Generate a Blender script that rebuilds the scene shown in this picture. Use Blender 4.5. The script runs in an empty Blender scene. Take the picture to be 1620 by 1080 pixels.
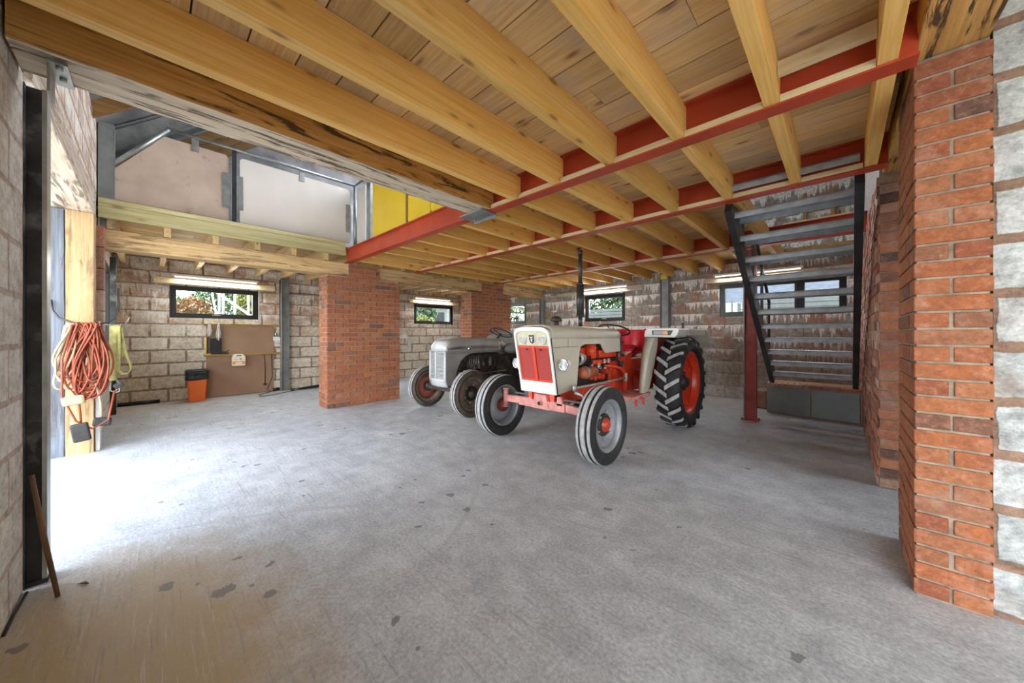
import bpy, math, random
from mathutils import Vector, Matrix
random.seed(7)
PI = math.pi
S = bpy.context.scene
COL = S.collection

# ------------------------------------------------------------------ camera
cam_d = bpy.data.cameras.new('camera'); cam = bpy.data.objects.new('camera', cam_d); COL.objects.link(cam)
cam.location = (0, 0, 1.18); cam.rotation_euler = (PI/2, 0, math.radians(43.637))
cam_d.sensor_width = 36; cam_d.lens = 36*546.4/1620; cam_d.shift_y = -12/1620
cam_d.clip_start = .02; cam_d.clip_end = 300
S.camera = cam
S.view_settings.view_transform = 'Standard'; S.view_settings.look = 'None'
S.view_settings.gamma = 1; S.view_settings.use_curve_mapping = False
S.view_settings.exposure = 1.0

# ------------------------------------------------------------------ world and sun
W = bpy.data.worlds.new('world'); S.world = W; W.use_nodes = True
nt = W.node_tree; nt.nodes.clear()
o_ = nt.nodes.new('ShaderNodeOutputWorld'); b_ = nt.nodes.new('ShaderNodeBackground')
tc = nt.nodes.new('ShaderNodeTexCoord'); sx = nt.nodes.new('ShaderNodeSeparateXYZ'); rp = nt.nodes.new('ShaderNodeValToRGB')
nt.links.new(tc.outputs['Generated'], sx.inputs[0]); nt.links.new(sx.outputs['Z'], rp.inputs[0])
rp.color_ramp.elements[0].position = 0; rp.color_ramp.elements[0].color = (.98, .99, 1.0, 1)
rp.color_ramp.elements[1].position = .85; rp.color_ramp.elements[1].color = (.30, .38, .52, 1)
e_ = rp.color_ramp.elements.new(.38); e_.color = (.82, .89, 1.0, 1)
nt.links.new(rp.outputs[0], b_.inputs[0]); b_.inputs[1].default_value = 7.0
nt.links.new(b_.outputs[0], o_.inputs[0])
sd = bpy.data.lights.new('sun', 'SUN'); sd.energy = 2.2; sd.angle = .01; sd.color = (1, .95, .86)
sun = bpy.data.objects.new('sun', sd); COL.objects.link(sun); sun.location = (12, -6, 14)
sun.rotation_euler = Vector((-1.0, .035, -1.6)).to_track_quat('-Z', 'Y').to_euler()
def portal(loc, rot, sx_, sy_):
    l = bpy.data.lights.new('daylight_portal', 'AREA'); l.shape = 'RECTANGLE'; l.size = sx_; l.size_y = sy_
    l.cycles.is_portal = True
    o = bpy.data.objects.new('daylight_portal', l); COL.objects.link(o); o.location = loc; o.rotation_euler = rot
portal((1.8, -.46, 1.2), (PI/2, 0, 0), 3.2, 2.3)      # doorway behind the camera, to the right
portal((-4.05, -.6, 1.2), (PI/2, 0, 0), 2.6, 2.3)    # doorway on the left

# ------------------------------------------------------------------ materials
def newmat(name):
    m = bpy.data.materials.new(name); m.use_nodes = True
    return m, m.node_tree, m.node_tree.nodes['Principled BSDF']
def nd(t, kind, **k):
    n = t.nodes.new(kind)
    for a, v in k.items(): setattr(n, a, v)
    return n
def c4(c): return (c[0], c[1], c[2], 1)
def lk(t, a, b): t.links.new(a, b)
def math_n(t, op, a, b=None, clamp=False):
    n = nd(t, 'ShaderNodeMath', operation=op); n.use_clamp = clamp
    for i, v in enumerate((a, b)):
        if v is None: continue
        if isinstance(v, (int, float)): n.inputs[i].default_value = v
        else: lk(t, v, n.inputs[i])
    return n.outputs[0]
def mixc(t, f, a, b, bt='MIX'):
    n = nd(t, 'ShaderNodeMix', data_type='RGBA', blend_type=bt)
    for s, v in ((n.inputs[0], f), (n.inputs[6], a), (n.inputs[7], b)):
        if isinstance(v, (int, float)): s.default_value = v
        elif isinstance(v, tuple): s.default_value = c4(v)
        else: lk(t, v, s)
    return n.outputs[2]
def noise(t, vec, scale, detail=4, rough=.55, dist=0.0, col=False):
    n = nd(t, 'ShaderNodeTexNoise'); n.inputs['Scale'].default_value = scale; n.inputs['Detail'].default_value = detail
    n.inputs['Roughness'].default_value = rough; n.inputs['Distortion'].default_value = dist
    if vec is not None: lk(t, vec, n.inputs['Vector'])
    return n.outputs['Color' if col else 0]
def ramp(t, v, a, b, ca=(0, 0, 0), cb=(1, 1, 1), mid=None):
    n = nd(t, 'ShaderNodeValToRGB'); lk(t, v, n.inputs[0]); e = n.color_ramp.elements
    e[0].position = a; e[0].color = c4(ca); e[1].position = b; e[1].color = c4(cb)
    if mid: x = e.new(mid[0]); x.color = c4(mid[1])
    return n.outputs[0]
def mapping(t, vec, scale=(1, 1, 1), loc=(0, 0, 0), rot=(0, 0, 0)):
    n = nd(t, 'ShaderNodeMapping'); lk(t, vec, n.inputs[0]); n.inputs['Scale'].default_value = scale
    n.inputs['Location'].default_value = loc; n.inputs['Rotation'].default_value = rot
    return n.outputs[0]
def bump(t, bs, h, strength=.3, dist=.01):
    n = nd(t, 'ShaderNodeBump'); n.inputs['Strength'].default_value = strength; n.inputs['Distance'].default_value = dist
    lk(t, h, n.inputs['Height']); lk(t, n.outputs[0], bs.inputs['Normal'])
def objco(t, rnd=True):
    c = nd(t, 'ShaderNodeTexCoord').outputs['Object']
    if not rnd: return c
    oi = nd(t, 'ShaderNodeObjectInfo'); g = nd(t, 'ShaderNodeNewGeometry')
    s = math_n(t, 'MULTIPLY', math_n(t, 'ADD', oi.outputs['Random'], g.outputs['Random Per Island']), 17.0)
    cb = nd(t, 'ShaderNodeCombineXYZ'); [lk(t, s, cb.inputs[i]) for i in range(3)]
    v = nd(t, 'ShaderNodeVectorMath', operation='ADD'); lk(t, c, v.inputs[0]); lk(t, cb.outputs[0], v.inputs[1])
    return v.outputs[0]

def plain(name, col, rough=.5, metal=0.0, var=.12, vs=8, bmp=.0, dirt=None):
    m, t, b = newmat(name); c = objco(t, False)
    n = noise(t, c, vs, 5)
    dark = tuple(x*(1-var*1.6) for x in col); lite = tuple(min(1, x*(1+var)) for x in col)
    base = ramp(t, n, .3, .7, dark, lite)
    if dirt:
        n2 = noise(t, c, dirt[1], 6, .65)
        base = mixc(t, ramp(t, n2, dirt[2], dirt[2]+.12), base, dirt[0])
    lk(t, base, b.inputs['Base Color']); b.inputs['Roughness'].default_value = rough; b.inputs['Metallic'].default_value = metal
    if bmp: bump(t, b, noise(t, c, vs*6, 4), bmp, .004)
    return m

def wood(name, axis, light, dark, knots=.5, scale=1.0, streak=None, rough=.6, vary=.25, blue=0):
    m, t, b = newmat(name); c = objco(t)
    sc = [14*scale]*3; sc[axis] = .7*scale
    g = noise(t, mapping(t, c, tuple(sc)), 1.6, 6, .6, 1.2)
    sc2 = [60*scale]*3; sc2[axis] = 1.2*scale
    g2 = noise(t, mapping(t, c, tuple(sc2)), 1.5, 3, .6, .4)
    base = ramp(t, g, .32, .68, dark, light)
    base = mixc(t, math_n(t, 'MULTIPLY', ramp(t, g2, .35, .6, (1, 1, 1), (0, 0, 0)), .38), base, tuple(x*.62 for x in dark))
    # knots
    sk = [9.5*scale]*3; sk[axis] = 3.2*scale
    vo = nd(t, 'ShaderNodeTexVoronoi'); vo.inputs['Scale'].default_value = 1.0; vo.inputs['Randomness'].default_value = 1
    lk(t, mapping(t, c, tuple(sk)), vo.inputs['Vector'])
    k = ramp(t, vo.outputs['Distance'], .07, .15, (1, 1, 1), (0, 0, 0))
    base = mixc(t, math_n(t, 'MULTIPLY', k, knots), base, (.10, .045, .015))
    ring = ramp(t, vo.outputs['Distance'], .13, .25, (1, 1, 1), (0, 0, 0))
    base = mixc(t, math_n(t, 'MULTIPLY', ring, knots*.45), base, (dark[0]*.7, dark[1]*.6, dark[2]*.5))
    if blue:
        base = mixc(t, math_n(t, 'MULTIPLY', ramp(t, noise(t, c, 2.3, 4), .45, .65), blue), base, (.60, .50, .40))
    if streak:
        ss = [26*scale]*3; ss[axis] = 1.5
        s_ = noise(t, mapping(t, c, tuple(ss)), 1.0, 6, .7, .8)
        z_ = noise(t, mapping(t, c, (3, 3, 3)), 1.0, 4)
        f = math_n(t, 'MULTIPLY', ramp(t, s_, .52, .58), ramp(t, z_, .38, .50))
        base = mixc(t, math_n(t, 'MULTIPLY', f, streak), base, (.055, .028, .012))
    oi = nd(t, 'ShaderNodeObjectInfo'); ge = nd(t, 'ShaderNodeNewGeometry')
    r = math_n(t, 'FRACT', math_n(t, 'ADD', oi.outputs['Random'], ge.outputs['Random Per Island']))
    hv = nd(t, 'ShaderNodeHueSaturation'); lk(t, base, hv.inputs['Color'])
    lk(t, math_n(t, 'ADD', math_n(t, 'MULTIPLY', r, vary), 1-vary/2), hv.inputs['Value'])
    lk(t, hv.outputs[0], b.inputs['Base Color']); b.inputs['Roughness'].default_value = rough
    bump(t, b, g2, .25, .003)
    return m

M = {}
JL, JD = (.97, .62, .21), (.88, .48, .10)
M['joist_y'] = wood('pine_joist_lengthwise', 1, JL, JD, .75)
M['joist_x'] = wood('pine_joist_crosswise', 0, (.90, .68, .38), (.76, .50, .22), .75)
M['filler'] = wood('pale_filler_timber', 0, (.88, .74, .48), (.72, .54, .28), .5)
M['board_x'] = wood('floor_board_underside', 0, (.95, .70, .35), (.80, .52, .21), 1.0, .9, streak=.12, vary=.35, blue=.55)
M['board_y'] = wood('floor_board_underside_b', 1, (.80, .58, .30), (.56, .34, .13), .85, .9, streak=.35, vary=.5, blue=.3)
M['old_y'] = wood('weathered_old_timber', 1, (.74, .42, .13), (.50, .24, .05), .5, .8, streak=.95, rough=.75)
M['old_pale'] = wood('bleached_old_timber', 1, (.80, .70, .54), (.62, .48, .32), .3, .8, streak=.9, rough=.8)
M['old_z'] = wood('weathered_post_timber', 2, (.56, .40, .22), (.42, .26, .11), .5, .8, streak=.5, rough=.75)
M['old_x'] = wood('weathered_lintel_timber', 0, (.78, .70, .58), (.55, .42, .30), .5, .8, streak=.7, rough=.75)
M['bearer'] = wood('weathered_bearer_timber', 1, (.74, .52, .27), (.54, .34, .14), .5, .8, streak=.6, rough=.75)
M['treated_y'] = wood('treated_green_timber', 1, (.74, .66, .36), (.52, .44, .19), .6, .8)
M['brown_y'] = wood('stained_batten', 1, (.48, .29, .09), (.30, .16, .04), .3)
M['brown_z'] = wood('brown_stick_wood', 2, (.26, .14, .07), (.12, .06, .03), .2)
M['grey_z'] = wood('dark_weathered_board', 2, (.23, .26, .30), (.10, .12, .15), .3, .8, streak=.6, rough=.7)
M['rafter'] = wood('dark_rafter_timber', 1, (.34, .18, .05), (.18, .09, .02), .3)
M['ply'] = plain('plywood_brown', (.36, .22, .135), .7, var=.10, vs=2.2)
M['ply_pale'] = plain('plywood_weathered', (.62, .47, .36), .7, var=.16, vs=2.0, dirt=((.36, .24, .17), 5, .60))

def brick_mat(name, reds, dirt=.25):
    m, t, b = newmat(name); g = nd(t, 'ShaderNodeNewGeometry'); c = nd(t, 'ShaderNodeTexCoord').outputs['Object']
    n = nd(t, 'ShaderNodeValToRGB'); lk(t, g.outputs['Random Per Island'], n.inputs[0])
    e = n.color_ramp.elements; e[0].position = 0; e[0].color = c4(reds[0]); e[1].position = 1; e[1].color = c4(reds[-1])
    for i, r in enumerate(reds[1:-1]): x = e.new((i+1)/(len(reds)-1)); x.color = c4(r)
    f = noise(t, c, 40, 6, .7); f2 = noise(t, c, 9, 4)
    col = mixc(t, math_n(t, 'MULTIPLY', ramp(t, f, .5, .68), .5), n.outputs[0], (.50, .24, .15))
    col = mixc(t, math_n(t, 'MULTIPLY', ramp(t, f2, .55, .75), dirt), col, (.60, .45, .36))
    col = mixc(t, math_n(t, 'MULTIPLY', ramp(t, noise(t, c, 60, 3), .28, .36, (1, 1, 1), (0, 0, 0)), .6), col, (.09, .04, .03))
    col = mixc(t, .55, col, ramp(t, noise(t, c, 26, 6, .75), .3, .7, (.2, .2, .2), (.8, .8, .8)), 'OVERLAY')
    lk(t, col, b.inputs['Base Color']); b.inputs['Roughness'].default_value = .85
    bump(t, b, math_n(t, 'ADD', f, noise(t, c, 18, 5, .7)), .9, .008)
    return m
REDS = [(.33, .105, .042), (.38, .125, .045), (.28, .085, .040), (.40, .155, .065), (.13, .07, .055), (.38, .135, .050), (.31, .105, .045), (.36, .115, .040)]
M['brick'] = brick_mat('red_facing_brick', REDS)
M['brick_dull'] = brick_mat('red_brick_limed', [(.50, .17, .09), (.30, .12, .09), (.60, .24, .12), (.44, .16, .10), (.62, .46, .36), (.55, .20, .10), (.16, .09, .08), (.56, .26, .16)], .6)
M['mortar'] = plain('sand_mortar', (.50, .42, .34), .95, var=.2, vs=20, bmp=.5)
M['mortar_near'] = plain('pillar_mortar', (.34, .27, .20), .95, var=.25, vs=20, bmp=.5)
M['mortar_brown'] = plain('brown_mortar', (.36, .24, .17), .95, var=.25, vs=12, bmp=.6)

def block_mat(name, c1, c2, mort, stain=1.0, smear=.5, drips=1.0, msz=.013, zstart=1.0, tex=1.0, redu=0.0):
    m, t, b = newmat(name)
    uv = nd(t, 'ShaderNodeUVMap').outputs[0]
    dn = noise(t, uv, 9, 5, .6, 0, True)
    dv = nd(t, 'ShaderNodeVectorMath', operation='SUBTRACT'); lk(t, dn, dv.inputs[0]); dv.inputs[1].default_value = (.5, .5, .5)
    ds = nd(t, 'ShaderNodeVectorMath', operation='SCALE'); lk(t, dv.outputs[0], ds.inputs[0]); ds.inputs[3].default_value = .045*smear
    ad = nd(t, 'ShaderNodeVectorMath', operation='ADD'); lk(t, uv, ad.inputs[0]); lk(t, ds.outputs[0], ad.inputs[1])
    br = nd(t, 'ShaderNodeTexBrick'); lk(t, ad.outputs[0], br.inputs['Vector'])
    for k, v in (('Scale', 1), ('Mortar Size', msz), ('Mortar Smooth', .25), ('Bias', 0), ('Brick Width', .45), ('Row Height', .225)): br.inputs[k].default_value = v
    br.inputs['Color1'].default_value = c4(c1); br.inputs['Color2'].default_value = c4(c2); br.inputs['Mortar'].default_value = c4(mort)
    f = noise(t, uv, 55, 6, .75); f2 = noise(t, uv, 3.2, 5, .6)
    col = mixc(t, .55, br.outputs['Color'], ramp(t, f, .3, .7, (.25, .24, .22), (.85, .83, .80)), 'OVERLAY')
    col = mixc(t, math_n(t, 'MULTIPLY', ramp(t, f2, .52, .66), smear*.8), col, mort)
    col = mixc(t, .5*tex, col, ramp(t, noise(t, uv, 14, 6, .72), .34, .66, (.12, .11, .10), (.92, .91, .90)), 'OVERLAY')
    sp = nd(t, 'ShaderNodeSeparateXYZ'); lk(t, uv, sp.inputs[0]); u, v = sp.outputs[0], sp.outputs[1]
    hi = math_n(t, 'MULTIPLY', math_n(t, 'SUBTRACT', v, zstart), 1.6, True)
    # rusty brown wash
    st = noise(t, mapping(t, uv, (2.2, 3.4, 1), (5, 3, 0)), 1.3, 5, .65)
    col = mixc(t, math_n(t, 'MULTIPLY', math_n(t, 'MULTIPLY', ramp(t, st, .44, .60), hi), .62*stain), col, (.30, .13, .075))
    # white salt drips hanging below each bed joint
    row = math_n(t, 'FLOOR', math_n(t, 'DIVIDE', v, .225)); fr = math_n(t, 'FRACT', math_n(t, 'DIVIDE', v, .225))
    cb = nd(t, 'ShaderNodeCombineXYZ'); lk(t, math_n(t, 'MULTIPLY', u, 22), cb.inputs[0]); lk(t, math_n(t, 'MULTIPLY', row, 7.3), cb.inputs[1])
    if redu:
        cr = nd(t, 'ShaderNodeCombineXYZ'); lk(t, math_n(t, 'FLOOR', math_n(t, 'DIVIDE', math_n(t, 'ADD', u, math_n(t, 'MULTIPLY', row, .13)), .19)), cr.inputs[0]); lk(t, row, cr.inputs[1])
        wn = nd(t, 'ShaderNodeTexWhiteNoise'); wn.noise_dimensions = '2D'; lk(t, cr.outputs[0], wn.inputs['Vector'])
        rm = math_n(t, 'MULTIPLY', math_n(t, 'GREATER_THAN', wn.outputs[0], .72), math_n(t, 'MULTIPLY', ramp(t, noise(t, uv, 8, 5, .7), .40, .56), hi))
        col = mixc(t, math_n(t, 'MULTIPLY', rm, redu), col, (.46, .21, .12))
    dl = noise(t, cb.outputs[0], 1, 3, .6)
    cb2 = nd(t, 'ShaderNodeCombineXYZ'); lk(t, math_n(t, 'MULTIPLY', u, 1.6), cb2.inputs[0]); lk(t, math_n(t, 'MULTIPLY', row, 3.1), cb2.inputs[1])
    zone = ramp(t, noise(t, cb2.outputs[0], 1, 3), .40, .56)
    ln = math_n(t, 'MULTIPLY', math_n(t, 'MULTIPLY', math_n(t, 'SUBTRACT', dl, .34), 3.6), zone)
    ms = math_n(t, 'GREATER_THAN', ln, math_n(t, 'SUBTRACT', .99, fr))
    soft = math_n(t, 'MULTIPLY', math_n(t, 'SUBTRACT', ln, math_n(t, 'SUBTRACT', .95, fr)), 6, True)
    f3 = ramp(t, noise(t, uv, 30, 4), .25, .55)
    hi2 = math_n(t, 'ADD', math_n(t, 'MULTIPLY', hi, .85), .12, True)
    col = mixc(t, math_n(t, 'MULTIPLY', math_n(t, 'MULTIPLY', math_n(t, 'MULTIPLY', soft, f3), hi2), .98*drips), col, (.95, .94, .93))
    lk(t, col, b.inputs['Base Color']); b.inputs['Roughness'].default_value = .95
    h = math_n(t, 'ADD', math_n(t, 'MULTIPLY', br.outputs['Fac'], -.8), math_n(t, 'MULTIPLY', f, .5))
    bump(t, b, h, .55, .012)
    return m
M['block_left'] = block_mat('concrete_block_left', (.60, .54, .43), (.74, .68, .57), (.26, .20, .15), 1.0, .45, .6, .018, .95, 1.1, .5)
M['block_back'] = block_mat('concrete_block_back', (.31, .30, .28), (.41, .395, .37), (.26, .22, .18), .55, .35, 1.15, .010, .55, 1.0, .75)
M['block_front'] = block_mat('concrete_block_front', (.56, .53, .47), (.66, .63, .57), (.42, .34, .27), .25, .6, .2, .014, 2.0)
M['block_right'] = block_mat('concrete_block_pale', (.40, .44, .44), (.50, .53, .53), (.24, .155, .11), 0, .75, .0, .024, 3)
M['block_upper'] = block_mat('block_stained_upper', (.62, .58, .52), (.72, .68, .60), (.45, .26, .15), .8, .9, .2, .02, 2.0)

def floor_mat():
    m, t, b = newmat('concrete_floor'); c = nd(t, 'ShaderNodeTexCoord').outputs['Object']
    n1 = noise(t, c, .55, 5, .6); n2 = noise(t, c, 5, 7, .7); n3 = noise(t, c, 60, 5, .7)
    col = ramp(t, n1, .3, .7, (.38, .40, .42), (.52, .54, .56))
    col = mixc(t, .8, col, ramp(t, n2, .3, .7, (.34, .34, .34), (.66, .66, .66)), 'OVERLAY')
    col = mixc(t, .5, col, ramp(t, n3, .35, .65, (.25, .25, .25), (.75, .75, .75)), 'OVERLAY')
    # warm shade of the near corner, painted into the slab as tan
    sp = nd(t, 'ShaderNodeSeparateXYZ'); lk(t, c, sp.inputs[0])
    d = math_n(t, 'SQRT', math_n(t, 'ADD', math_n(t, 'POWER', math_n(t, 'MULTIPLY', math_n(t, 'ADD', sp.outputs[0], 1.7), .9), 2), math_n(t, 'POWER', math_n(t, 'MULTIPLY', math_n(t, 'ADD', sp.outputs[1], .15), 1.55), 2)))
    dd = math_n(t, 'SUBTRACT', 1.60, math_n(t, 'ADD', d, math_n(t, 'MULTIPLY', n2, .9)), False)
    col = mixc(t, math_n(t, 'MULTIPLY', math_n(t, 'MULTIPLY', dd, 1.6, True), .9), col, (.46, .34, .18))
    d2 = math_n(t, 'SUBTRACT', math_n(t, 'SUBTRACT', -7.0, sp.outputs[0]), math_n(t, 'ADD', math_n(t, 'MULTIPLY', sp.outputs[1], .6), math_n(t, 'MULTIPLY', n2, .9)))
    col = mixc(t, math_n(t, 'MULTIPLY', math_n(t, 'MULTIPLY', d2, 1.2, True), .6), col, (.40, .31, .21))
    # brushed scuffs
    for rot, s, thr, cc, k in ((.5, 1.1, .63, (.22, .22, .22), .5), (-.7, 1.4, .64, (.70, .70, .70), .35), (1.2, .9, .65, (.24, .23, .22), .45), (.1, 1.7, .66, (.72, .72, .72), .3)):
        q = noise(t, mapping(t, c, (s, s*26, 1), (3*rot, 1, 0), (0, 0, rot)), 2.0, 5, .7, .6)
        zn = ramp(t, noise(t, mapping(t, c, (1, 1, 1), (rot*9, 2, 0)), .9, 3), .38, .56)
        col = mixc(t, math_n(t, 'MULTIPLY', math_n(t, 'MULTIPLY', ramp(t, q, thr-.06, thr+.02), zn), k), col, cc)
    # oil spots
    vo = nd(t, 'ShaderNodeTexVoronoi'); vo.inputs['Scale'].default_value = 6.5
    wob = mixc(t, .09, c, noise(t, c, 14, 4, .6, 0, True)); lk(t, wob, vo.inputs['Vector'])
    sz = ramp(t, noise(t, c, 1.1, 3), .46, .64)
    spot = math_n(t, 'LESS_THAN', vo.outputs['Distance'], math_n(t, 'MULTIPLY', sz, .21))
    col = mixc(t, math_n(t, 'MULTIPLY', spot, .7), col, (.13, .13, .13))
    # faint tyre arcs
    for cx, cy, R, w, k in ((-.2, -.9, 2.9, .035, .35), (-3.6, .2, 2.2, .03, .3), (-.6, 4.2, 2.6, .05, .28), (.9, -1.6, 2.1, .04, .3), (-2.4, -2.4, 3.9, .06, .25)):
        r = math_n(t, 'SQRT', math_n(t, 'ADD', math_n(t, 'POWER', math_n(t, 'SUBTRACT', sp.outputs[0], cx), 2), math_n(t, 'POWER', math_n(t, 'SUBTRACT', sp.outputs[1], cy), 2)))
        a = math_n(t, 'ABSOLUTE', math_n(t, 'SUBTRACT', r, R))
        line = math_n(t, 'SUBTRACT', 1, math_n(t, 'DIVIDE', a, w), True)
        col = mixc(t, math_n(t, 'MULTIPLY', math_n(t, 'MULTIPLY', line, ramp(t, n2, .42, .6)), k), col, (.20, .20, .20))
    lk(t, col, b.inputs['Base Color'])
    lk(t, ramp(t, n2, .3, .7, (.55, .55, .55), (.8, .8, .8)), b.inputs['Roughness'])
    bump(t, b, math_n(t, 'ADD', n3, math_n(t, 'MULTIPLY', n2, 1.5)), .25, .006)
    return m
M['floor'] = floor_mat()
M['red_steel'] = plain('red_oxide_steel', (.50, .065, .025), .42, var=.15, vs=3, dirt=((.62, .22, .12), 14, .68))
M['rust_red'] = plain('rusty_red_steel', (.40, .06, .05), .5, var=.3, vs=5, dirt=((.10, .07, .06), 9, .62))
M['galv'] = plain('galvanised_steel', (.42, .44, .42), .4, .75, var=.18, vs=9)
M['galv_grey'] = plain('grey_galvanised_column', (.27, .29, .285), .5, .3, var=.25, vs=4)
M['dark_steel'] = plain('dark_painted_steel', (.050, .052, .055), .38, .4, var=.25, vs=5)
M['black_steel'] = plain('blackened_column_steel', (.055, .055, .058), .6, .1, var=.5, vs=4, dirt=((.20, .19, .18), 5, .54))
M['tread_steel'] = plain('perforated_tread_steel', (.42, .45, .48), .4, .15, var=.2, vs=10)
M['grey_panel'] = plain('blue_grey_panel', (.28, .35, .36), .5, .05, var=.18, vs=2.5)
M['white_panel'] = plain('white_board', (.82, .75, .66), .5, var=.05, vs=1.5)
M['yellow_panel'] = plain('yellow_board', (.95, .66, .03), .5, var=.06, vs=1.5)
M['white_pl'] = plain('white_plastic', (.82, .82, .80), .4, var=.03)
M['black_frame'] = plain('black_window_frame', (.018, .02, .022), .35, var=.1)
M['black_rub'] = plain('black_rubber', (.022, .022, .022), .65, var=.3, vs=14, bmp=.1)
M['dusty_rub'] = plain('dusty_tread_rubber', (.42, .42, .43), .85, var=.2, vs=18, bmp=.15)
M['brown_rub'] = plain('muddy_rubber', (.085, .068, .050), .8, var=.3, vs=9)
M['cream'] = plain('cream_tractor_paint', (.56, .53, .43), .38, var=.06, vs=3)
M['cream_white'] = plain('white_tractor_paint', (.80, .81, .78), .35, var=.05, vs=4)
M['cream_grille'] = plain('cream_grille_paint', (.66, .60, .40), .45, var=.12, vs=30)
M['tr_red'] = plain('red_tractor_paint', (.62, .055, .02), .38, var=.2, vs=6, dirt=((.16, .07, .05), 8, .60))
M['tr_red_clean'] = plain('red_paint_clean', (.72, .06, .02), .35, var=.1, vs=5)
M['pink_red'] = plain('faded_pink_paint', (.66, .27, .24), .6, var=.2, vs=12, dirt=((.30, .22, .20), 16, .60))
M['seat_red'] = plain('red_vinyl_seat', (.68, .015, .035), .32, var=.08, vs=5)
M['engine'] = plain('oily_engine_iron', (.09, .075, .065), .5, .4, var=.5, vs=14, dirt=((.28, .15, .09), 9, .6))
M['engine_black'] = plain('black_engine_iron', (.03, .028, .026), .55, .2, var=.4, vs=12)
M['orange_iron'] = plain('orange_rusted_iron', (.50, .14, .06), .5, .1, var=.3, vs=12)
M['chrome'] = plain('bright_metal', (.72, .73, .74), .16, 1.0, var=.05)
M['alu'] = plain('dull_aluminium', (.48, .47, .44), .45, .6, var=.25, vs=15)
M['fergie'] = plain('grey_tractor_paint', (.34, .34, .33), .42, .15, var=.14, vs=4, dirt=((.26, .22, .18), 6, .62))
M['fergie_front'] = plain('pale_grey_cowl_paint', (.55, .57, .57), .42, .1, var=.08, vs=5)
M['wheel_grey'] = plain('grey_wheel_paint', (.30, .32, .34), .42, .3, var=.15, vs=8)
M['wheel_mud'] = plain('muddy_wheel_centre', (.20, .15, .11), .7, var=.3, vs=10)
M['wheel_rust'] = plain('rusty_red_wheel', (.33, .09, .06), .65, var=.3, vs=10)
M['wheel_red'] = plain('red_wheel_paint', (.66, .05, .018), .35, var=.1, vs=5)
M['hub_dark'] = plain('dark_red_hub', (.18, .03, .025), .5, var=.3, vs=12)
M['orange_cable'] = plain('orange_cable_sheath', (.26, .048, .016), .5, var=.2, vs=10)
M['beige_cable'] = plain('beige_cable_sheath', (.42, .33, .20), .55, var=.12, vs=10)
M['yellow_strap'] = plain('yellow_webbing', (.66, .60, .22), .8, var=.18, vs=20)
M['orange_bin'] = plain('orange_plastic', (.85, .16, .01), .4, var=.05)
M['black_bag'] = plain('black_bin_liner', (.015, .016, .02), .22, var=.3, vs=10)
M['cloth_white'] = plain('white_cloth', (.70, .68, .66), .9, var=.12, vs=16)
M['first_aid'] = plain('first_aid_cream', (.85, .82, .68), .4, var=.03)
M['first_orange'] = plain('first_aid_orange', (.85, .33, .03), .4, var=.05)
M['insulation'] = plain('foil_insulation', (.30, .29, .30), .5, .2, var=.35, vs=2.2, dirt=((.22, .18, .30), 5, .64))
M['cream_render'] = plain('pale_render', (.15, .15, .14), .9, var=.08)
M['slate'] = plain('slate_roof', (.045, .05, .06), .7, var=.3, vs=6)
M['grass'] = plain('grass_ground', (.10, .15, .04), .9, var=.35, vs=3)
M['gravel'] = plain('pale_gravel_yard', (.62, .58, .52), .9, var=.1, vs=12)
M['bark'] = plain('tree_bark', (.10, .07, .05), .9, var=.3)
def leafmat(name, cols):
    m, t, b = newmat(name); g = nd(t, 'ShaderNodeNewGeometry')
    n = nd(t, 'ShaderNodeValToRGB'); lk(t, g.outputs['Random Per Island'], n.inputs[0]); e = n.color_ramp.elements
    e[0].color = c4(cols[0]); e[1].color = c4(cols[-1])
    for i, r in enumerate(cols[1:-1]): x = e.new((i+1)/(len(cols)-1)); x.color = c4(r)
    lk(t, n.outputs[0], b.inputs['Base Color']); b.inputs['Roughness'].default_value = .6
    return m
M['leaf_green'] = leafmat('green_leaves', [(0.058, 0.115, 0.043), (0.101, 0.166, 0.072), (0.072, 0.130, 0.058), (0.166, 0.216, 0.101)])
M['leaf_yellow'] = leafmat('yellow_green_leaves', [(0.187, 0.223, 0.050), (0.266, 0.266, 0.058), (0.144, 0.187, 0.050), (0.324, 0.302, 0.086)])
M['leaf_red'] = leafmat('red_autumn_leaves', [(0.281, 0.108, 0.058), (0.324, 0.173, 0.072), (0.216, 0.180, 0.079), (0.346, 0.130, 0.072)])
m, t, b = newmat('window_glass'); t.nodes.remove(b)
gl = nd(t, 'ShaderNodeBsdfGlossy'); gl.inputs['Roughness'].default_value = .02; tr = nd(t, 'ShaderNodeBsdfTransparent')
tr.inputs[0].default_value = (.93, .96, .95, 1)
mx = nd(t, 'ShaderNodeMixShader'); mx.inputs[0].default_value = .05; lk(t, tr.outputs[0], mx.inputs[1]); lk(t, gl.outputs[0], mx.inputs[2])
lk(t, mx.outputs[0], t.nodes['Material Output'].inputs[0]); M['glass'] = m
m, t, b = newmat('red_wire_mesh'); c = nd(t, 'ShaderNodeTexCoord').outputs['Object']
wv = nd(t, 'ShaderNodeTexWave'); wv.inputs['Scale'].default_value = 42; wv.bands_direction = 'X'; lk(t, c, wv.inputs[0])
wz = nd(t, 'ShaderNodeTexWave'); wz.inputs['Scale'].default_value = 42; wz.bands_direction = 'Z'; lk(t, c, wz.inputs[0])
mm = math_n(t, 'MAXIMUM', wv.outputs[1], wz.outputs[1])
lk(t, ramp(t, mm, .45, .8, (.16, .02, .03), (.62, .07, .05)), b.inputs['Base Color']); b.inputs['Roughness'].default_value = .5
bump(t, b, mm, .6, .004); M['red_mesh'] = m
m, t, b = newmat('lamp_lens'); b.inputs['Base Color'].default_value = (.62, .66, .68, 1); b.inputs['Roughness'].default_value = .12
b.inputs['Metallic'].default_value = .35
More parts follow.
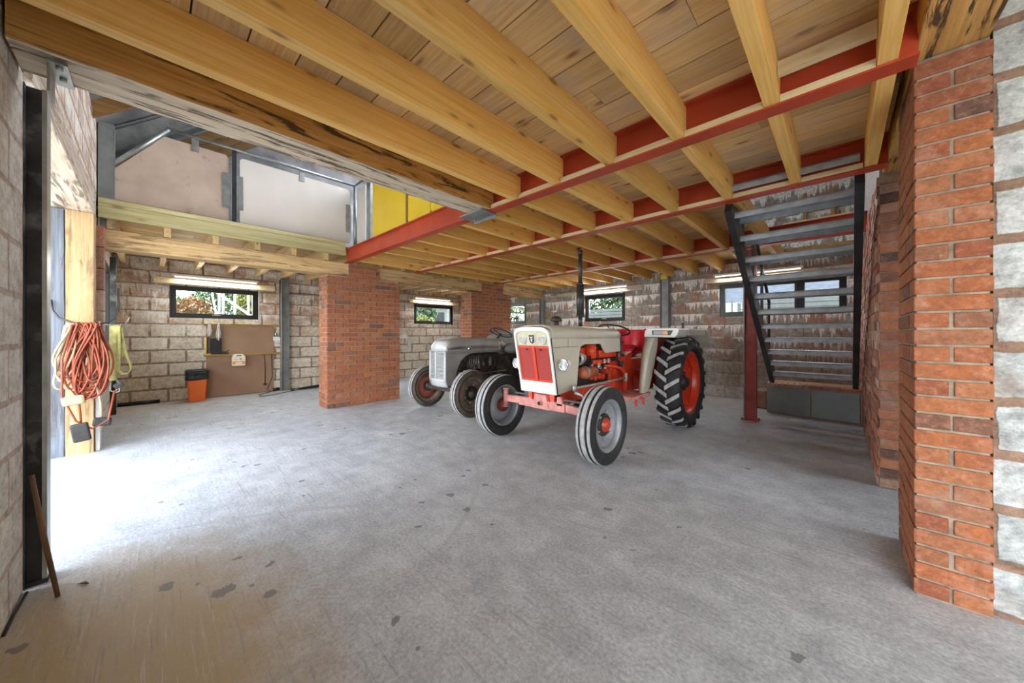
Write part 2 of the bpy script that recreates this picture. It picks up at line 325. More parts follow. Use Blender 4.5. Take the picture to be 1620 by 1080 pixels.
c = nd(t, 'ShaderNodeTexCoord').outputs['Object']; wv = nd(t, 'ShaderNodeTexWave'); wv.inputs['Scale'].default_value = 30; wv.bands_direction = 'Z'; lk(t, c, wv.inputs[0])
bump(t, b, wv.outputs[1], .5, .004); M['lens'] = m
m, t, b = newmat('amber_lens'); b.inputs['Base Color'].default_value = (.85, .38, .08, 1); b.inputs['Roughness'].default_value = .15; M['amber'] = m

m, t, b = newmat('added_tube_glow'); b.inputs['Base Color'].default_value = (.9, .9, .88, 1); b.inputs['Emission Color'].default_value = (1, .97, .92, 1); b.inputs['Emission Strength'].default_value = .7; M['tube_fill_glow'] = m  # glow added to tubes that are really switched off
# ------------------------------------------------------------------ mesh builder
class MB:
    def __init__(s): s.v = []; s.f = []; s.m = []; s.sm = []
    def add(s, vs, fs, mi=0, smooth=False):
        n = len(s.v); s.v += [tuple(p) for p in vs]
        for f in fs: s.f.append(tuple(n+i for i in f)); s.m.append(mi); s.sm.append(smooth)
        return s
    def box(s, x0, x1, y0, y1, z0, z1, mi=0):
        v = [(x, y, z) for z in (z0, z1) for y in (y0, y1) for x in (x0, x1)]
        return s.add(v, [(0, 2, 3, 1), (4, 5, 7, 6), (0, 1, 5, 4), (2, 6, 7, 3), (0, 4, 6, 2), (1, 3, 7, 5)], mi)
    def obox(s, c, size, rot=(0, 0, 0), mi=0):
        R = Matrix.Rotation(rot[2], 3, 'Z') @ Matrix.Rotation(rot[1], 3, 'Y') @ Matrix.Rotation(rot[0], 3, 'X')
        c = Vector(c); a, b_, d = (k/2 for k in size)
        v = [c + R @ Vector((x, y, z)) for z in (-d, d) for y in (-b_, b_) for x in (-a, a)]
        return s.add(v, [(0, 2, 3, 1), (4, 5, 7, 6), (0, 1, 5, 4), (2, 6, 7, 3), (0, 4, 6, 2), (1, 3, 7, 5)], mi)
    def bar(s, p, q, w, h, mi=0, up=(0, 0, 1)):
        p, q = Vector(p), Vector(q); d = (q-p).normalized(); r = d.cross(Vector(up))
        if r.length < 1e-4: r = Vector((1, 0, 0))
        r.normalize(); u = r.cross(d)
        v = [a + r*i*w/2 + u*j*h/2 for a in (p, q) for i, j in ((-1, -1), (1, -1), (1, 1), (-1, 1))]
        return s.add(v, [(0, 1, 2, 3), (7, 6, 5, 4), (0, 4, 5, 1), (1, 5, 6, 2), (2, 6, 7, 3), (3, 7, 4, 0)], mi)
    def tube(s, pts, r, seg=8, closed=False, mi=0, flat=1.0):
        pts = [Vector(p) for p in pts]; n = len(pts); rr = r if isinstance(r, (list, tuple)) else [r]*n
        vs = []; prev = None
        for i, p in enumerate(pts):
            a = pts[(i-1) % n] if (closed or i > 0) else p; b_ = pts[(i+1) % n] if (closed or i < n-1) else p
            d = (b_-a).normalized()
            if prev is None:
                u = d.cross(Vector((0, 0, 1)));
                if u.length < .05: u = d.cross(Vector((0, 1, 0)))
            else: u = prev - d*prev.dot(d)
            u.normalize(); prev = u; w = d.cross(u)
            for k in range(seg):
                a_ = 2*PI*k/seg; vs.append(p + u*math.cos(a_)*rr[i] + w*math.sin(a_)*rr[i]*flat)
        fs = []
        m_ = n if closed else n-1
        for i in range(m_):
            j = (i+1) % n
            for k in range(seg):
                k2 = (k+1) % seg; fs.append((i*seg+k, i*seg+k2, j*seg+k2, j*seg+k))
        if not closed: fs += [tuple(range(seg))[::-1], tuple((n-1)*seg+k for k in range(seg))]
        return s.add(vs, fs, mi, True)
    def cyl(s, p, q, r0, r1=None, seg=16, mi=0):
        return s.tube([p, q], [r0, r0 if r1 is None else r1], seg, False, mi)
    def lathe(s, prof, c, axis=0, seg=40, mi=0, mis=None, closed=False, smooth=True):
        c = Vector(c); vs = []; n = len(prof)
        for i in range(seg):
            a = 2*PI*i/seg
            for (h, r) in prof:
                q = [0, 0, 0]; q[axis] = h; q[(axis+1) % 3] = r*math.cos(a); q[(axis+2) % 3] = r*math.sin(a); vs.append(c+Vector(q))
        m_ = n if closed else n-1
        for k in range(m_):
            k2 = (k+1) % n
            base = len(s.v) if k == 0 else None
            if k == 0: n0 = len(s.v); s.v += [tuple(p) for p in vs]
            for i in range(seg):
                j = (i+1) % seg; s.f.append((n0+i*n+k, n0+j*n+k, n0+j*n+k2, n0+i*n+k2)); s.m.append(mis[k] if mis else mi); s.sm.append(smooth)
        return s
    def prism(s, poly, axis, a, b_, mi=0):
        def P_(p, h):
            if axis == 0: return (h, p[0], p[1])
            if axis == 1: return (p[0], h, p[1])
            return (p[0], p[1], h)
        n = len(poly); v = [P_(p, a) for p in poly]+[P_(p, b_) for p in poly]
        f = [tuple(range(n))[::-1], tuple(range(n, 2*n))]+[(i, (i+1) % n, n+(i+1) % n, n+i) for i in range(n)]
        return s.add(v, f, mi)
    def grid(s, rows, mi=0, smooth=True, wrap=False):
        n = len(rows[0]); vs = [p for r in rows for p in r]
        fs = []
        for i in range(len(rows)-1):
            for k in range(n if wrap else n-1): k2 = (k+1) % n; fs.append((i*n+k, i*n+k2, (i+1)*n+k2, (i+1)*n+k))
        return s.add(vs, fs, mi, smooth)
    def sphere(s, c, r, seg=16, rings=10, sc=(1, 1, 1), mi=0):
        c = Vector(c)
        return s.grid([[c+Vector((r*sc[0]*math.sin(PI*i/rings)*math.cos(2*PI*k/seg), r*sc[1]*math.sin(PI*i/rings)*math.sin(2*PI*k/seg), r*sc[2]*math.cos(PI*i/rings))) for k in range(seg)] for i in range(rings+1)], mi, True, True)
    def build(s, name, mats, parent=None, loc=None, bevel=0, subsurf=0, solid=0):
        if not isinstance(mats, (list, tuple)): mats = [mats]
        if parent is not None:
            r = parent
            while r.parent: r = r.parent
            off = Vector(r.location)
        elif loc is not None: off = Vector(loc)
        else:
            xs = [p[0] for p in s.v]; ys = [p[1] for p in s.v]; zs = [p[2] for p in s.v]
            off = Vector(((min(xs)+max(xs))/2, (min(ys)+max(ys))/2, min(zs)))
        me = bpy.data.meshes.new(name); me.from_pydata([tuple(Vector(p)-off) for p in s.v], [], s.f)
        for mt in mats: me.materials.append(mt)
        uvl = me.uv_layers.new(name='UVMap')
        for p in me.polygons:
            p.material_index = s.m[p.index]; p.use_smooth = s.sm[p.index]
            n = p.normal; a = max(range(3), key=lambda i: abs(n[i]))
            for li in p.loop_indices:
                q = me.vertices[me.loops[li].vertex_index].co + off
                uvl.data[li].uv = (q.x, q.y) if a == 2 else (q.x, q.z) if a == 1 else (q.y, q.z)
        o = bpy.data.objects.new(name, me); COL.objects.link(o)
        if parent is None: o.location = off
        else: o.parent = parent
        if solid: md = o.modifiers.new('solid', 'SOLIDIFY'); md.thickness = solid; md.offset = 0
        if bevel: md = o.modifiers.new('bevel', 'BEVEL'); md.width = bevel; md.segments = 2; md.limit_method = 'ANGLE'
        if subsurf: md = o.modifiers.new('sub', 'SUBSURF'); md.levels = subsurf; md.render_levels = subsurf
        return o

def tag(o, label=None, cat=None, group=None, kind=None):
    if label: o['label'] = label
    if cat: o['category'] = cat
    if group: o['group'] = group
    if kind: o['kind'] = kind
    return o
def root(name, loc, label, cat, group=None):
    o = bpy.data.objects.new(name, None); COL.objects.link(o); o.location = loc; o.empty_display_size = .1
    return tag(o, label, cat, group)
def struct(mb, name, mats, label, cat='structure', parent=None, **k):
    o = mb.build(name, mats, parent, **k)
    if parent is None: tag(o, label, cat, kind='structure')
    return o

# ================================================================== SETTING
def wall_cells(mb, axis, h0, h1, u0, u1, z0, z1, holes):
    """solid wall normal to axis (0: x, 1: y) between h0 and h1 with rectangular holes (ua, ub, za, zb)"""
    us = sorted({u0, u1, *[h[0] for h in holes], *[h[1] for h in holes]}); zs = sorted({z0, z1, *[h[2] for h in holes], *[h[3] for h in holes]})
    for i in range(len(us)-1):
        # merge vertically where possible
        run = None
        for j in range(len(zs)-1):
            cu, cz = (us[i]+us[i+1])/2, (zs[j]+zs[j+1])/2
            solid = not any(h[0] < cu < h[1] and h[2] < cz < h[3] for h in holes)
            if solid:
                run = (run[0], zs[j+1]) if run else (zs[j], zs[j+1])
            if (not solid or j == len(zs)-2) and run:
                if axis == 0: mb.box(h0, h1, us[i], us[i+1], run[0], run[1])
                else: mb.box(us[i], us[i+1], h0, h1, run[0], run[1])
                run = None
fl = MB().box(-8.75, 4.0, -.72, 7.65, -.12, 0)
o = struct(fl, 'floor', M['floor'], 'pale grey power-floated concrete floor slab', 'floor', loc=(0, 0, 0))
gm = MB().box(-60, 60, -60, 60, -.2, -.125)
struct(gm, 'ground', M['grass'], 'grass ground outside the building', 'ground')
gm = MB().box(-10, 8, -14, -.73, -.12, -.05)
struct(gm, 'yard', M['gravel'], 'pale gravel yard outside the doorway', 'yard')

WL = [(.237, 1.502, 1.467, 2.04), (5.01, 6.31, 1.46, 2.01), (3.1, 4.22, .7, 2.05)]  # last opening is unseen, added for fill daylight
w = MB(); wall_cells(w, 0, -8.75, -8.5, -.70, 7.65, 0, 3.3, WL)
w.prism([(-.7, 3.3), (7.65, 3.3), (7.65, 3.45), (3.5, 6.75), (-.7, 3.3)][:4], 0, -8.75, -8.5)
struct(w, 'wall_left', M['block_left'], 'stained concrete block wall on the left', 'wall')
w = MB().prism([(-.39, 2.605), (7.39, 2.605), (7.39, 3.60), (3.5, 6.72), (-.39, 3.44)], 0, -8.5, -8.47)
struct(w, 'wall_left_upper', M['insulation'], 'foil-lined upper part of the left gable wall', 'wall')
WB = [(-7.55, -6.5, 1.47, 2.08), (-4.58, -3.53, 1.478, 2.11), (-1.66, .06, 1.50, 2.11), (.5, 3.2, 2.75, 3.5)]  # last opening, upstairs, is unseen and added to daylight the stairs
w = MB(); wall_cells(w, 1, 7.4, 7.65, -8.5, 3.8, 0, 3.75, WB)
struct(w, 'wall_back', M['block_back'], 'grey block wall at the back streaked with white salts', 'wall')
w = MB(); wall_cells(w, 1, -.70, -.40, -8.5, 3.8, 0, 2.62, [(-5.63, -2.70, 0, 2.62), (.7, 3.4, 0, 2.36), (-7.9, -6.3, .9, 2.15)])
struct(w, 'wall_front', M['block_front'], 'block wall either side of the doorways', 'wall')
w = MB().box(-8.5, 3.8, -.70, -.40, 2.62, 3.5)
struct(w, 'wall_front_upper', M['block_upper'], 'brown-stained block wall above the doorway', 'wall')
w = MB(); wall_cells(w, 0, 3.8, 4.0, -.70, 7.65, 0, 3.5, [(2.8, 4.4, .6, 2.3)]); w.prism([(-.7, 3.5), (7.65, 3.5), (3.5, 6.75)], 0, 3.8, 4.0)  # unseen side opening added to send daylight through the passage
struct(w, 'wall_right', M['block_front'], 'block wall at the right end', 'wall')
w = MB().box(.462, 3.8, 2.445, 2.62, 0, 2.56)
struct(w, 'wall_inner', M['block_right'], 'pale block wall with smeared brown mortar at the right edge', 'wall')

# brick masonry made of single bricks
def brick_face(mb, axis, h, out, u0, u1, z1, first=0.0, L=.215, course=.075, th=.0095, proud=.012, jit=.002, start_half=True):
    """bricks on the face normal to axis at h, facing out (+1/-1)"""
    k = 0; z = .008
    while z + .06 < z1:
        u = u0 - (0 if k % 2 == 0 else (L+.01)/2) + first
        while u < u1 - .012:
            a, b_ = max(u, u0), min(u+L, u1)
            if b_-a > .025:
                j = random.uniform(-jit, jit); zz = random.uniform(-.0012, .0012)
                ha, hb = sorted((h-out*.05, h+out*(proud+j)))
                if axis == 0: mb.box(ha, hb, a, b_, z+zz, z+.065+zz)
                else: mb.box(a, b_, ha, hb, z+zz, z+.065+zz)
            u += L+.01
        z += course; k += 1
def pier(name, x0, x1, y0, y1, z1, label, upper=None, mats=None, bevel=0, parent=None):
    mb = MB(); e = .012
    brick_face(mb, 0, x1-e, 1, y0, y1, z1, first=-.10); brick_face(mb, 1, y0+e, -1, x0, x1-.001, z1)
    brick_face(mb, 1, y1-e, 1, x0, x1-.001, z1); brick_face(mb, 0, x0+e, -1, y0, y1, z1, first=-.10)
    if upper:
        k = int(z1/.075)*.075+.008
        while k < upper[2]-.06:
            u = upper[0]
            while u < upper[1]-.02:
                mb.box(x0+.02, x1, u, min(u+.215, upper[1]), k, k+.065); u += .225
            k += .075
    o = mb.build(name, mats or [M['brick']], parent, bevel=bevel)
    c = MB().box(x0+e+.004, x1-e-.004, y0+e+.004, y1-e-.004, 0, z1)
    if upper: c.box(x0+.03, x1-e, upper[0]+.006, upper[1]-.006, z1, upper[2])
    m_ = c.build('mortar', M['mortar'], o) if parent is None else None
    tag(o, label, 'brick pillar')
    return o
pier('brick_pillar', -6.2, -5.82, 1.915, 3.136, 2.12, 'wide red brick pillar nearest on the left, carrying the first red steel beam', (2.254, 2.756, 2.335))
pier('brick_pillar', -6.2, -5.82, 4.83, 6.06, 2.10, 'red brick pillar further back, behind the grey tractor', (5.15, 5.80, 2.335))
# near right pier: stretcher / two headers alternating
mb = MB(); z = .008; k = 0
while z < 2.40:
    xs = [(.24, .455)] if k % 2 else [(.24, .342), (.353, .455)]
    h = .065 if z+.065 < 2.415 else 2.412-z
    for a, b_ in xs:
        j = random.uniform(-.003, .003); mb.box(a+random.uniform(-.002, .002), b_+random.uniform(-.003, .003), 2.40+j, 2.45, z, z+h)
    y = 2.452 if k % 2 else 2.56
    if k % 2 == 0: mb.box(.24, .30, 2.452, 2.552, z, z+h)
    while y < 2.96:
        j = random.uniform(-.002, .002); mb.box(.238+j, .30, y, min(y+.215, 2.97), z, z+h); y += .225
    z += .075; k += 1
o = mb.build('brick_pillar', M['brick'], bevel=.004)
MB().box(.248, .447, 2.408, 2.965, 0, 2.415).build('mortar', M['mortar_near'], o)
tag(o, 'slender red brick pillar nearest the camera, at the right edge', 'brick pillar')
mb = MB(); brick_face(mb, 0, .212, 1 if False else -1, 3.9, 7.4, 2.44, first=-.1, proud=.010, jit=.006)
z = .008; k = 0
while z < 2.36:
    mb.box(.215, .42, 3.885, 3.93, z, z+.065); z += .075
mb2 = MB().box(.212, .43, 3.90, 7.4, 0, 2.44).box(.212, .43, 3.9, 7.4, 2.44, 3.75)
struct(mb2, 'wall_side', M['mortar'], 'red brick side wall beside the staircase', 'wall')
w_ = mb.build('brickwork', M['brick_dull'], bpy.data.objects['wall_side'])
w = MB()
for i in range(7): w.box(.455, .465, 2.43, 2.44, .3*i, .3*i+.01)

# ceilings
def boards(name, x0, x1, y0, y1, z, along, mat, label, pitch=.197, ph=.0, rnd=(2.8, 4.8)):
    mb = MB()
    a0, a1, l0, l1 = (y0, y1, x0, x1) if along == 0 else (x0, x1, y0, y1)
    a = a0
    while a < a1-.01:
        b_ = min(a+pitch-.007, a1); l = l0; q = random.uniform(.4, 2.4)
        while l < l1-.01:
            e = min(l+q, l1)
            zz = z+random.uniform(0, .002)
            if along == 0: mb.box(l, e-.002, a, b_, zz, zz+.02)
            else: mb.box(a, b_, l, e-.002, zz, zz+.02)
            l = e; q = random.uniform(*rnd)
        a += pitch
    return mb
mb = boards('c', -2.62, 3.8, -.40+.13, 2.24, 2.557, 0, None, '')
for q in (boards('c', -5.85, 3.8, 2.24, 3.51, 2.557, 0, None, ''), boards('c', -5.85, -.70, 3.51, 7.4, 2.557, 0, None, '')):
    mb.add(q.v, q.f)
mb.box(-2.62, 3.8, -.40, -.275, 2.557, 2.577)
struct(mb, 'ceiling', M['board_x'], 'boarded ceiling of knotty pine planks', 'ceiling')
bpy.data.objects['ceiling'].data.update()
mb = boards('c', -8.5, -5.86, -.40, 7.4, 2.545, 1, None, '')
struct(mb, 'ceiling_left', M['board_y'], 'planked ceiling over the left bay', 'ceiling')
# dark membrane over the boards keeps the joints dark
mb = MB().box(-2.62, 3.8, -.40, 2.24, 2.585, 2.60).box(-5.85, 3.8, 2.3, 3.5, 2.585, 2.60).box(-5.85, -.70, 3.5, 7.4, 2.585, 2.60).box(-8.5, -5.86, -.4, 7.4, 2.57, 2.60)
struct(mb, 'floor_upper', M['black_frame'], 'underlay of the upper floor', 'floor')

# roof, up-slope along y from the front wall to a ridge
def zr(y): return 3.47+(y+.4)*.84 if y < 3.5 else 3.47+3.9*.84-(y-3.5)*.80
def slope(mb, x0, x1, y0, y1, t=.12, off=0.0):
    v = []
    for x in (x0, x1):
        for y in (y0, y1):
            v += [(x, y, zr(y)+off), (x, y, zr(y)+off+t)]
    mb.add(v, [(0, 4, 6, 2), (1, 3, 7, 5), (0, 1, 5, 4), (2, 6, 7, 3), (0, 2, 3, 1), (4, 5, 7, 6)])
mb = MB()
RL = (-7.2, -4.6, 2.1, 3.3)  # unseen roof opening added to light the upper floor
for a in ((-8.75, RL[0], -.8, 3.5), (RL[1], 4.0, -.8, 3.5), (RL[0], RL[1], -.8, RL[2]), (RL[0], RL[1], RL[3], 3.5)): slope(mb, *a)
RB = (2.9, 3.5, 4.4, 5.9)  # small unseen roof opening, added for daylight at the right end
RC = (-5.6, -1.6, 3.8, 6.0)  # wide unseen roof opening on the back slope, added to brighten upstairs
for a in ((-8.75, RC[0], 3.5001, 7.7), (RC[0], RC[1], 3.5001, RC[2]), (RC[0], RC[1], RC[3], 7.7), (RC[1], RB[0], 3.5001, 7.7), (RB[1], 4.0, 3.5001, 7.7), (RB[0], RB[1], 3.5001, RB[2]), (RB[0], RB[1], RB[3], 7.7)): slope(mb, *a)
struct(mb, 'roof', M['insulation'], 'pitched roof lined with foil-faced insulation', 'roof')
for i, x in enumerate([-8.3, -7.75, -7.2, -6.65, -5.4+.02]):
    mb = MB(); slope(mb, x, x+.05, -.39, 3.45, .16, -.16)
    o = mb.build('rafter', M['rafter']); tag(o, 'dark timber rafter under the roof, %s counting from the left wall' % ('first', 'second', 'third', 'fourth', 'fifth')[i], 'rafter', 'timber rafters under the roof')
for n_, x, ll in ((0, -6.35, 'galvanised steel rafter under the roof, the further of two'), (1, -6.08, 'galvanised steel rafter right above the plywood balustrade')):
    mb = MB()
    slope(mb, x, x+.012, -.32, 3.4, .24, -.26-.02); slope(mb, x, x+.07, -.32, 3.4, .008, -.028); slope(mb, x, x+.07, -.32, 3.4, .008, -.288)
    tag(mb.build('steel_rafter', M['galv']), ll, 'rafter')
# windows
def window(n, axis, h, u0, u1, z0, z1, label, mull=(), out=1, fw=.045, sw=.04, depth=.07, handle=True):
    """h: inner wall plane; out: direction to outside"""
    def bx(mb, ua, ub, za, zb, d0, d1):
        p, q = sorted((h+out*d0, h+out*d1))
        if axis == 0: mb.box(p, q, ua, ub, za, zb)
        else: mb.box(ua, ub, p, q, za, zb)
    mb = MB(); d0 = .03; d1 = d0+depth
    def ring(mb, a, b_, c, d, w_, e0, e1):
        bx(mb, a, b_, c, c+w_, e0, e1); bx(mb, a, b_, d-w_, d, e0, e1); bx(mb, a, a+w_, c+w_, d-w_, e0, e1); bx(mb, b_-w_, b_, c+w_, d-w_, e0, e1)
    ring(mb, u0, u1, z0, z1, fw, d0, d1)
    for mu in mull: bx(mb, mu-.025, mu+.025, z0+fw, z1-fw, d0, d1)
    o = mb.build('window_%d' % n, M['black_frame']); tag(o, label, 'window', kind='structure')
    edges = [u0+fw]+[v for mu in mull for v in (mu-.025, mu+.025)]+[u1-fw]
    for i in range(0, len(edges), 2):
        a, b_ = edges[i], edges[i+1]
        s_ = MB(); ring(s_, a, b_, z0+fw, z1-fw, sw, d0-.012, d1-.02); s_.build('sash', M['black_frame'], o)
        g = MB(); bx(g, a+sw, b_-sw, z0+fw+sw, z1-fw-sw, d0+.02, d0+.026); g.build('glass_pane', M['glass'], o)
        if handle:
            hh = MB(); c = (a+b_)/2; bx(hh, c-.06, c+.06, z0+fw+.008, z0+fw+.024, d0-.035, d0-.02); bx(hh, c-.012, c+.012, z0+fw+.006, z0+fw+.026, d0-.03, d0-.01); hh.build('window_handle', M['alu'], o)
    return o
window(1, 0, -8.5, *WL[0], 'wide black-framed window above the brown workboard', out=-1)
window(2, 0, -8.5, *WL[1], 'black-framed window seen between the two brick pillars', out=-1)
window(7, 0, -8.5, *WL[2], 'black-framed window added for fill daylight, unseen behind the wide brick pillar', out=-1)  # added window, lets extra daylight in from out of view
window(3, 1, 7.4, *WB[0], 'black-framed window mostly behind the far brick pillar')
window(4, 1, 7.4, *WB[1], 'black-framed window in the back wall beside the exhaust pipe')
window(5, 1, 7.4, *WB[2], 'long black-framed window behind the steel staircase', mull=(-.50,))
window(6, 1, -.40, -7.9, -6.3, .9, 2.15, 'dark-framed window in the front wall seen almost edge on', out=-1, handle=False)
# jamb linings around the reveals
for n, (a, b_, c, d) in enumerate(WL[:2]):
    mb = MB().box(-8.515, -8.49, b_, b_+.022, c-.02, d+.02).box(-8.6, -8.49, b_, b_+.006, c-.02, d+.02)
    struct(mb, 'trim_%d' % (n+1), M['white_pl'], 'white window lining', 'trim')

cn = root('light_block_canopy', (-5.3, -1.3, 2.7), 'unseen canopy added outside the left doorway to block high sky', 'canopy')  # added out of view to keep high sky off the floor by the doorway
MB().prism([(-.705, 2.86), (-2.5, 2.72), (-2.5, 2.78), (-.705, 2.92)], 0, -7.2, -3.55).build('light_block_roof', M['slate'], cn)
for x in (-7.1, -5.4, -3.7): MB().bar((x, -.72, 2.5), (x, -1.6, 2.74), .05, .05).build('bracket', M['rafter'], cn)
# trees, scaffold and buildings outside
def foliage(name, c, r, sc, n, mat, label, trunk=True, leaf=.07, group=None):
    rt = root(name, (c[0], c[1], -.125), label, 'tree' if trunk else 'bush', group)
    mb = MB(); rnd = random.Random(hash(name+str(c[0])) % 9999 if False else int(abs(c[0]*100+c[1]*37)))
    for i in range(n):
        a, cz = rnd.uniform(0, 2*PI), rnd.uniform(-1, 1); q = rnd.uniform(.55, 1)**.5; s_ = math.sqrt(1-cz*cz)
        lump = 1+.18*math.sin(5*a+3*cz)+.12*math.sin(9*cz+a*2)
        p = Vector((c[0]+r*sc[0]*s_*math.cos(a)*q*lump, c[1]+r*sc[1]*s_*math.sin(a)*q*lump, c[2]+r*sc[2]*cz*q*lump))
        R = Matrix.Rotation(rnd.uniform(0, 6.3), 3, 'Z') @ Matrix.Rotation(rnd.uniform(-1.2, 1.2), 3, 'X'); L = leaf*rnd.uniform(.6, 1.4)
        mb.add([p+R@Vector(q_) for q_ in ((0, -L, 0), (L*.5, 0, L*.1), (0, L, 0), (-L*.5, 0, L*.1))], [(0, 1, 2, 3)])
    mb.build('leaves', mat, rt)
    t_ = MB().tube([(c[0], c[1], -.125), (c[0]+.05, c[1], c[2]*.5), (c[0], c[1], c[2]+r*.3*sc[2])], [.09*r, .07*r, .03*r], 8)
    for k in range(5): a = k*1.3; t_.tube([(c[0], c[1], c[2]*.6), (c[0]+math.cos(a)*r*.5, c[1]+math.sin(a)*r*.5, c[2]+r*.2)], [.04*r, .015*r], 6)
    t_.build('trunk', M['bark'], rt)
    return rt
foliage('autumn_shrub', (-13.2, .80, 1.85), .40, (1, 1, .8), 2200, M['leaf_red'], 'orange-red autumn shrub outside the window above the workboard, left side', leaf=.05)
foliage('garden_tree', (-17.5, 2.0, 2.2), .85, (1, 1.1, .9), 4000, M['leaf_green'], 'green tree outside the window above the workboard, behind the scaffold', leaf=.08)
foliage('garden_tree', (-22, .9, 2.4), .55, (1, 1.2, .9), 1200, M['leaf_green'], 'pale green tree far off at the left of the window above the workboard', leaf=.08)
foliage('autumn_shrub', (-14.0, 2.25, 2.15), .40, (1, .9, 1.1), 2400, M['leaf_yellow'], 'yellow-green tree outside the window above the workboard, right side', leaf=.05)
foliage('yellow_bush', (-10.9, 6.75, 1.45), .42, (1, 1, .8), 2500, M['leaf_yellow'], 'bright yellow bush outside the window between the brick pillars', leaf=.045)
foliage('garden_tree', (-12.8, 7.9, 2.1), .62, (1, 1, 1), 3500, M['leaf_green'], 'green tree outside the window between the brick pillars', leaf=.06)
foliage('hedge', (-8.8, 12.6, 2.3), .8, (6.2, .7, 1.0), 12000, M['leaf_green'], 'long green hedge above the pale wall outside the back window', leaf=.09)
# scaffold
sc = root('scaffold', (-10.6, 1.4, -.125), 'galvanised scaffold tubes outside the window above the workboard', 'scaffold')
for y in (1.13, 1.20, 1.42, 1.68): MB().cyl((-10.6, y, -.125), (-10.6, y, 3.4), .025).build('standard', M['galv'], sc)
MB().bar((-10.5, 1.03, 2.18), (-10.5, 1.8, 1.55), .04, .05).build('handrail', M['white_pl'], sc)
MB().tube([(-10.62, 1.25, 1.55), (-10.62, 1.9, 2.1)], .022).build('brace', M['dark_steel'], sc)
MB().tube([(-10.45, .98, 2.4), (-10.45, 1.0, 2.0), (-10.45, 1.05, 1.7), (-10.45, 1.15, 1.4)], .018).build('curved_rail', M['white_pl'], sc)
mb = MB().box(-10, 6, 10.9, 11.1, -.125, 2.02)
for k in range(6): mb.box(-10, 6, 10.885, 10.9, 1.4+.11*k, 1.49+.11*k)
o = mb.build('garden_wall', M['cream_render']); tag(o, 'pale boarded garden wall outside the back windows', 'wall')
h = root('neighbour_house', (1.5, 17, -.125), 'slate-roofed house outside the window behind the staircase', 'building')
MB().box(-3.5, 5.5, 15, 20, -.125, 2.3).build('house_wall', M['cream_render'], h)
MB().prism([(14.6, 2.2), (20.4, 2.2), (17.5, 3.9)], 0, -3.8, 5.8).build('roof', M['slate'], h)
h = root('white_outbuilding', (-15, 9.8, -.125), 'white outbuilding outside the window between the brick pillars', 'building')
MB().box(-17, -13.6, 8.9, 12, -.125, 2.6).build('house_wall', M['cream_render'], h)
MB().prism([(-17.2, 2.55), (-13.4, 2.55), (-15.1, 3.6)], 1, 8.7, 12.2).build('roof', M['slate'], h)
MB().box(-13.6, -13.57, 9.1, 9.6, 1.3, 2.2).build('window_frame', M['black_frame'], h)

# ================================================================== FRAMING
ORD = ['first', 'second', 'third', 'fourth', 'fifth', 'sixth', 'seventh', 'eighth', 'ninth', 'tenth', 'eleventh', 'twelfth', 'thirteenth', 'fourteenth', 'fifteenth', 'sixteenth', 'seventeenth', 'eighteenth']
def ibeam(yc, label, paint_chip=False, x0=-5.87, x1=.235):
    y0, y1 = yc-.05, yc+.05
    mb = MB().box(x0, x1, y0, y1, 2.337, 2.347).box(x0, x1, yc-.004, yc+.004, 2.347, 2.545).box(x0, x1, y0, y1, 2.545, 2.555)
    o = mb.build('red_steel_beam', M['red_steel']); tag(o, label, 'steel beam')
    return o
b1 = ibeam(2.24, 'red steel beam nearest the camera, bare on the left where it edges the opening')
b2 = ibeam(3.51, 'middle red steel beam, above the top of the staircase')
b3 = ibeam(5.56, 'rear red steel beam, carried by the red and grey post')
LX = [-.29-.4495*k for k in range(13)]
def fillers(beam, yc, xs):
    for a, b_ in xs:
        MB().box(a, b_, yc-.049, yc-.008, 2.348, 2.385).build('filler_strip', M['filler'], beam)
fillers(b1, 2.24, [(LX[i]+.065, (LX[i-1] if i else .112)-.002) for i in range(5)]+[(-2.36, LX[4]-.002)])
fillers(b2, 3.51, [(LX[i]+.065, (LX[i-1] if i else .112)-.002) for i in range(13)])
fillers(b3, 5.56, [(LX[i]+.065, LX[i-1]-.002) for i in range(2, 13)])
def joist_mesh(L, axis, h=.206, w=.063):
    mb = MB()
    if axis == 1: mb.box(0, w, 0, L, 0, h)
    else: mb.box(0, L, 0, w, 0, h)
    return mb
def joist_run(y0, y1, xs, where, group, z=2.350, ends=None):
    first = None
    for i, x in enumerate(xs):
        if first is None:
            mb = joist_mesh(y1-y0, 1); o = mb.build('ceiling_joist', M['joist_y'], loc=(0, 0, 0), bevel=.002); first = o
        else: o = first.copy(); COL.objects.link(o)
        o.location = (x, y0, z)
        n = 'nearest the right-hand brickwork' if i == 0 else ORD[i]+' from the right-hand brickwork'
        tag(o, 'pine joist %s, %s' % (where, n), 'joist', group)
joist_run(-.398, 2.234, [.112]+LX[:5], 'before the nearest red beam', 'joists in the front bay')
joist_run(2.246, 3.504, [.118]+LX[:13], 'between the nearest and middle red beams', 'joists in the second bay')
joist_run(3.516, 5.554, LX[1:13], 'between the middle and rear red beams', 'joists in the third bay')
joist_run(5.566, 7.398, LX[1:13], 'between the rear red beam and the back wall', 'joists in the rear bay')
first = None
for i in range(17):
    y = .148-.031-.444+.444*i
    if first is None: o = joist_mesh(2.62, 0, .2, .06).build('ceiling_joist', M['joist_x'], loc=(0, 0, 0)); first = o
    else: o = first.copy(); COL.objects.link(o)
    o.location = (-8.495, y, 2.343)
    tag(o, 'pine joist of the left bay running to the windowed wall, %s from the front wall' % ORD[i], 'joist', 'joists in the left bay')
# packing timber and strap details
mb = MB().box(-.225, .11, 2.10, 2.14, 2.44, 2.50); tag(mb.build('packing_timber', M['filler']), 'short pale timber noggin beside the right-hand joist at the nearest red beam', 'timber')
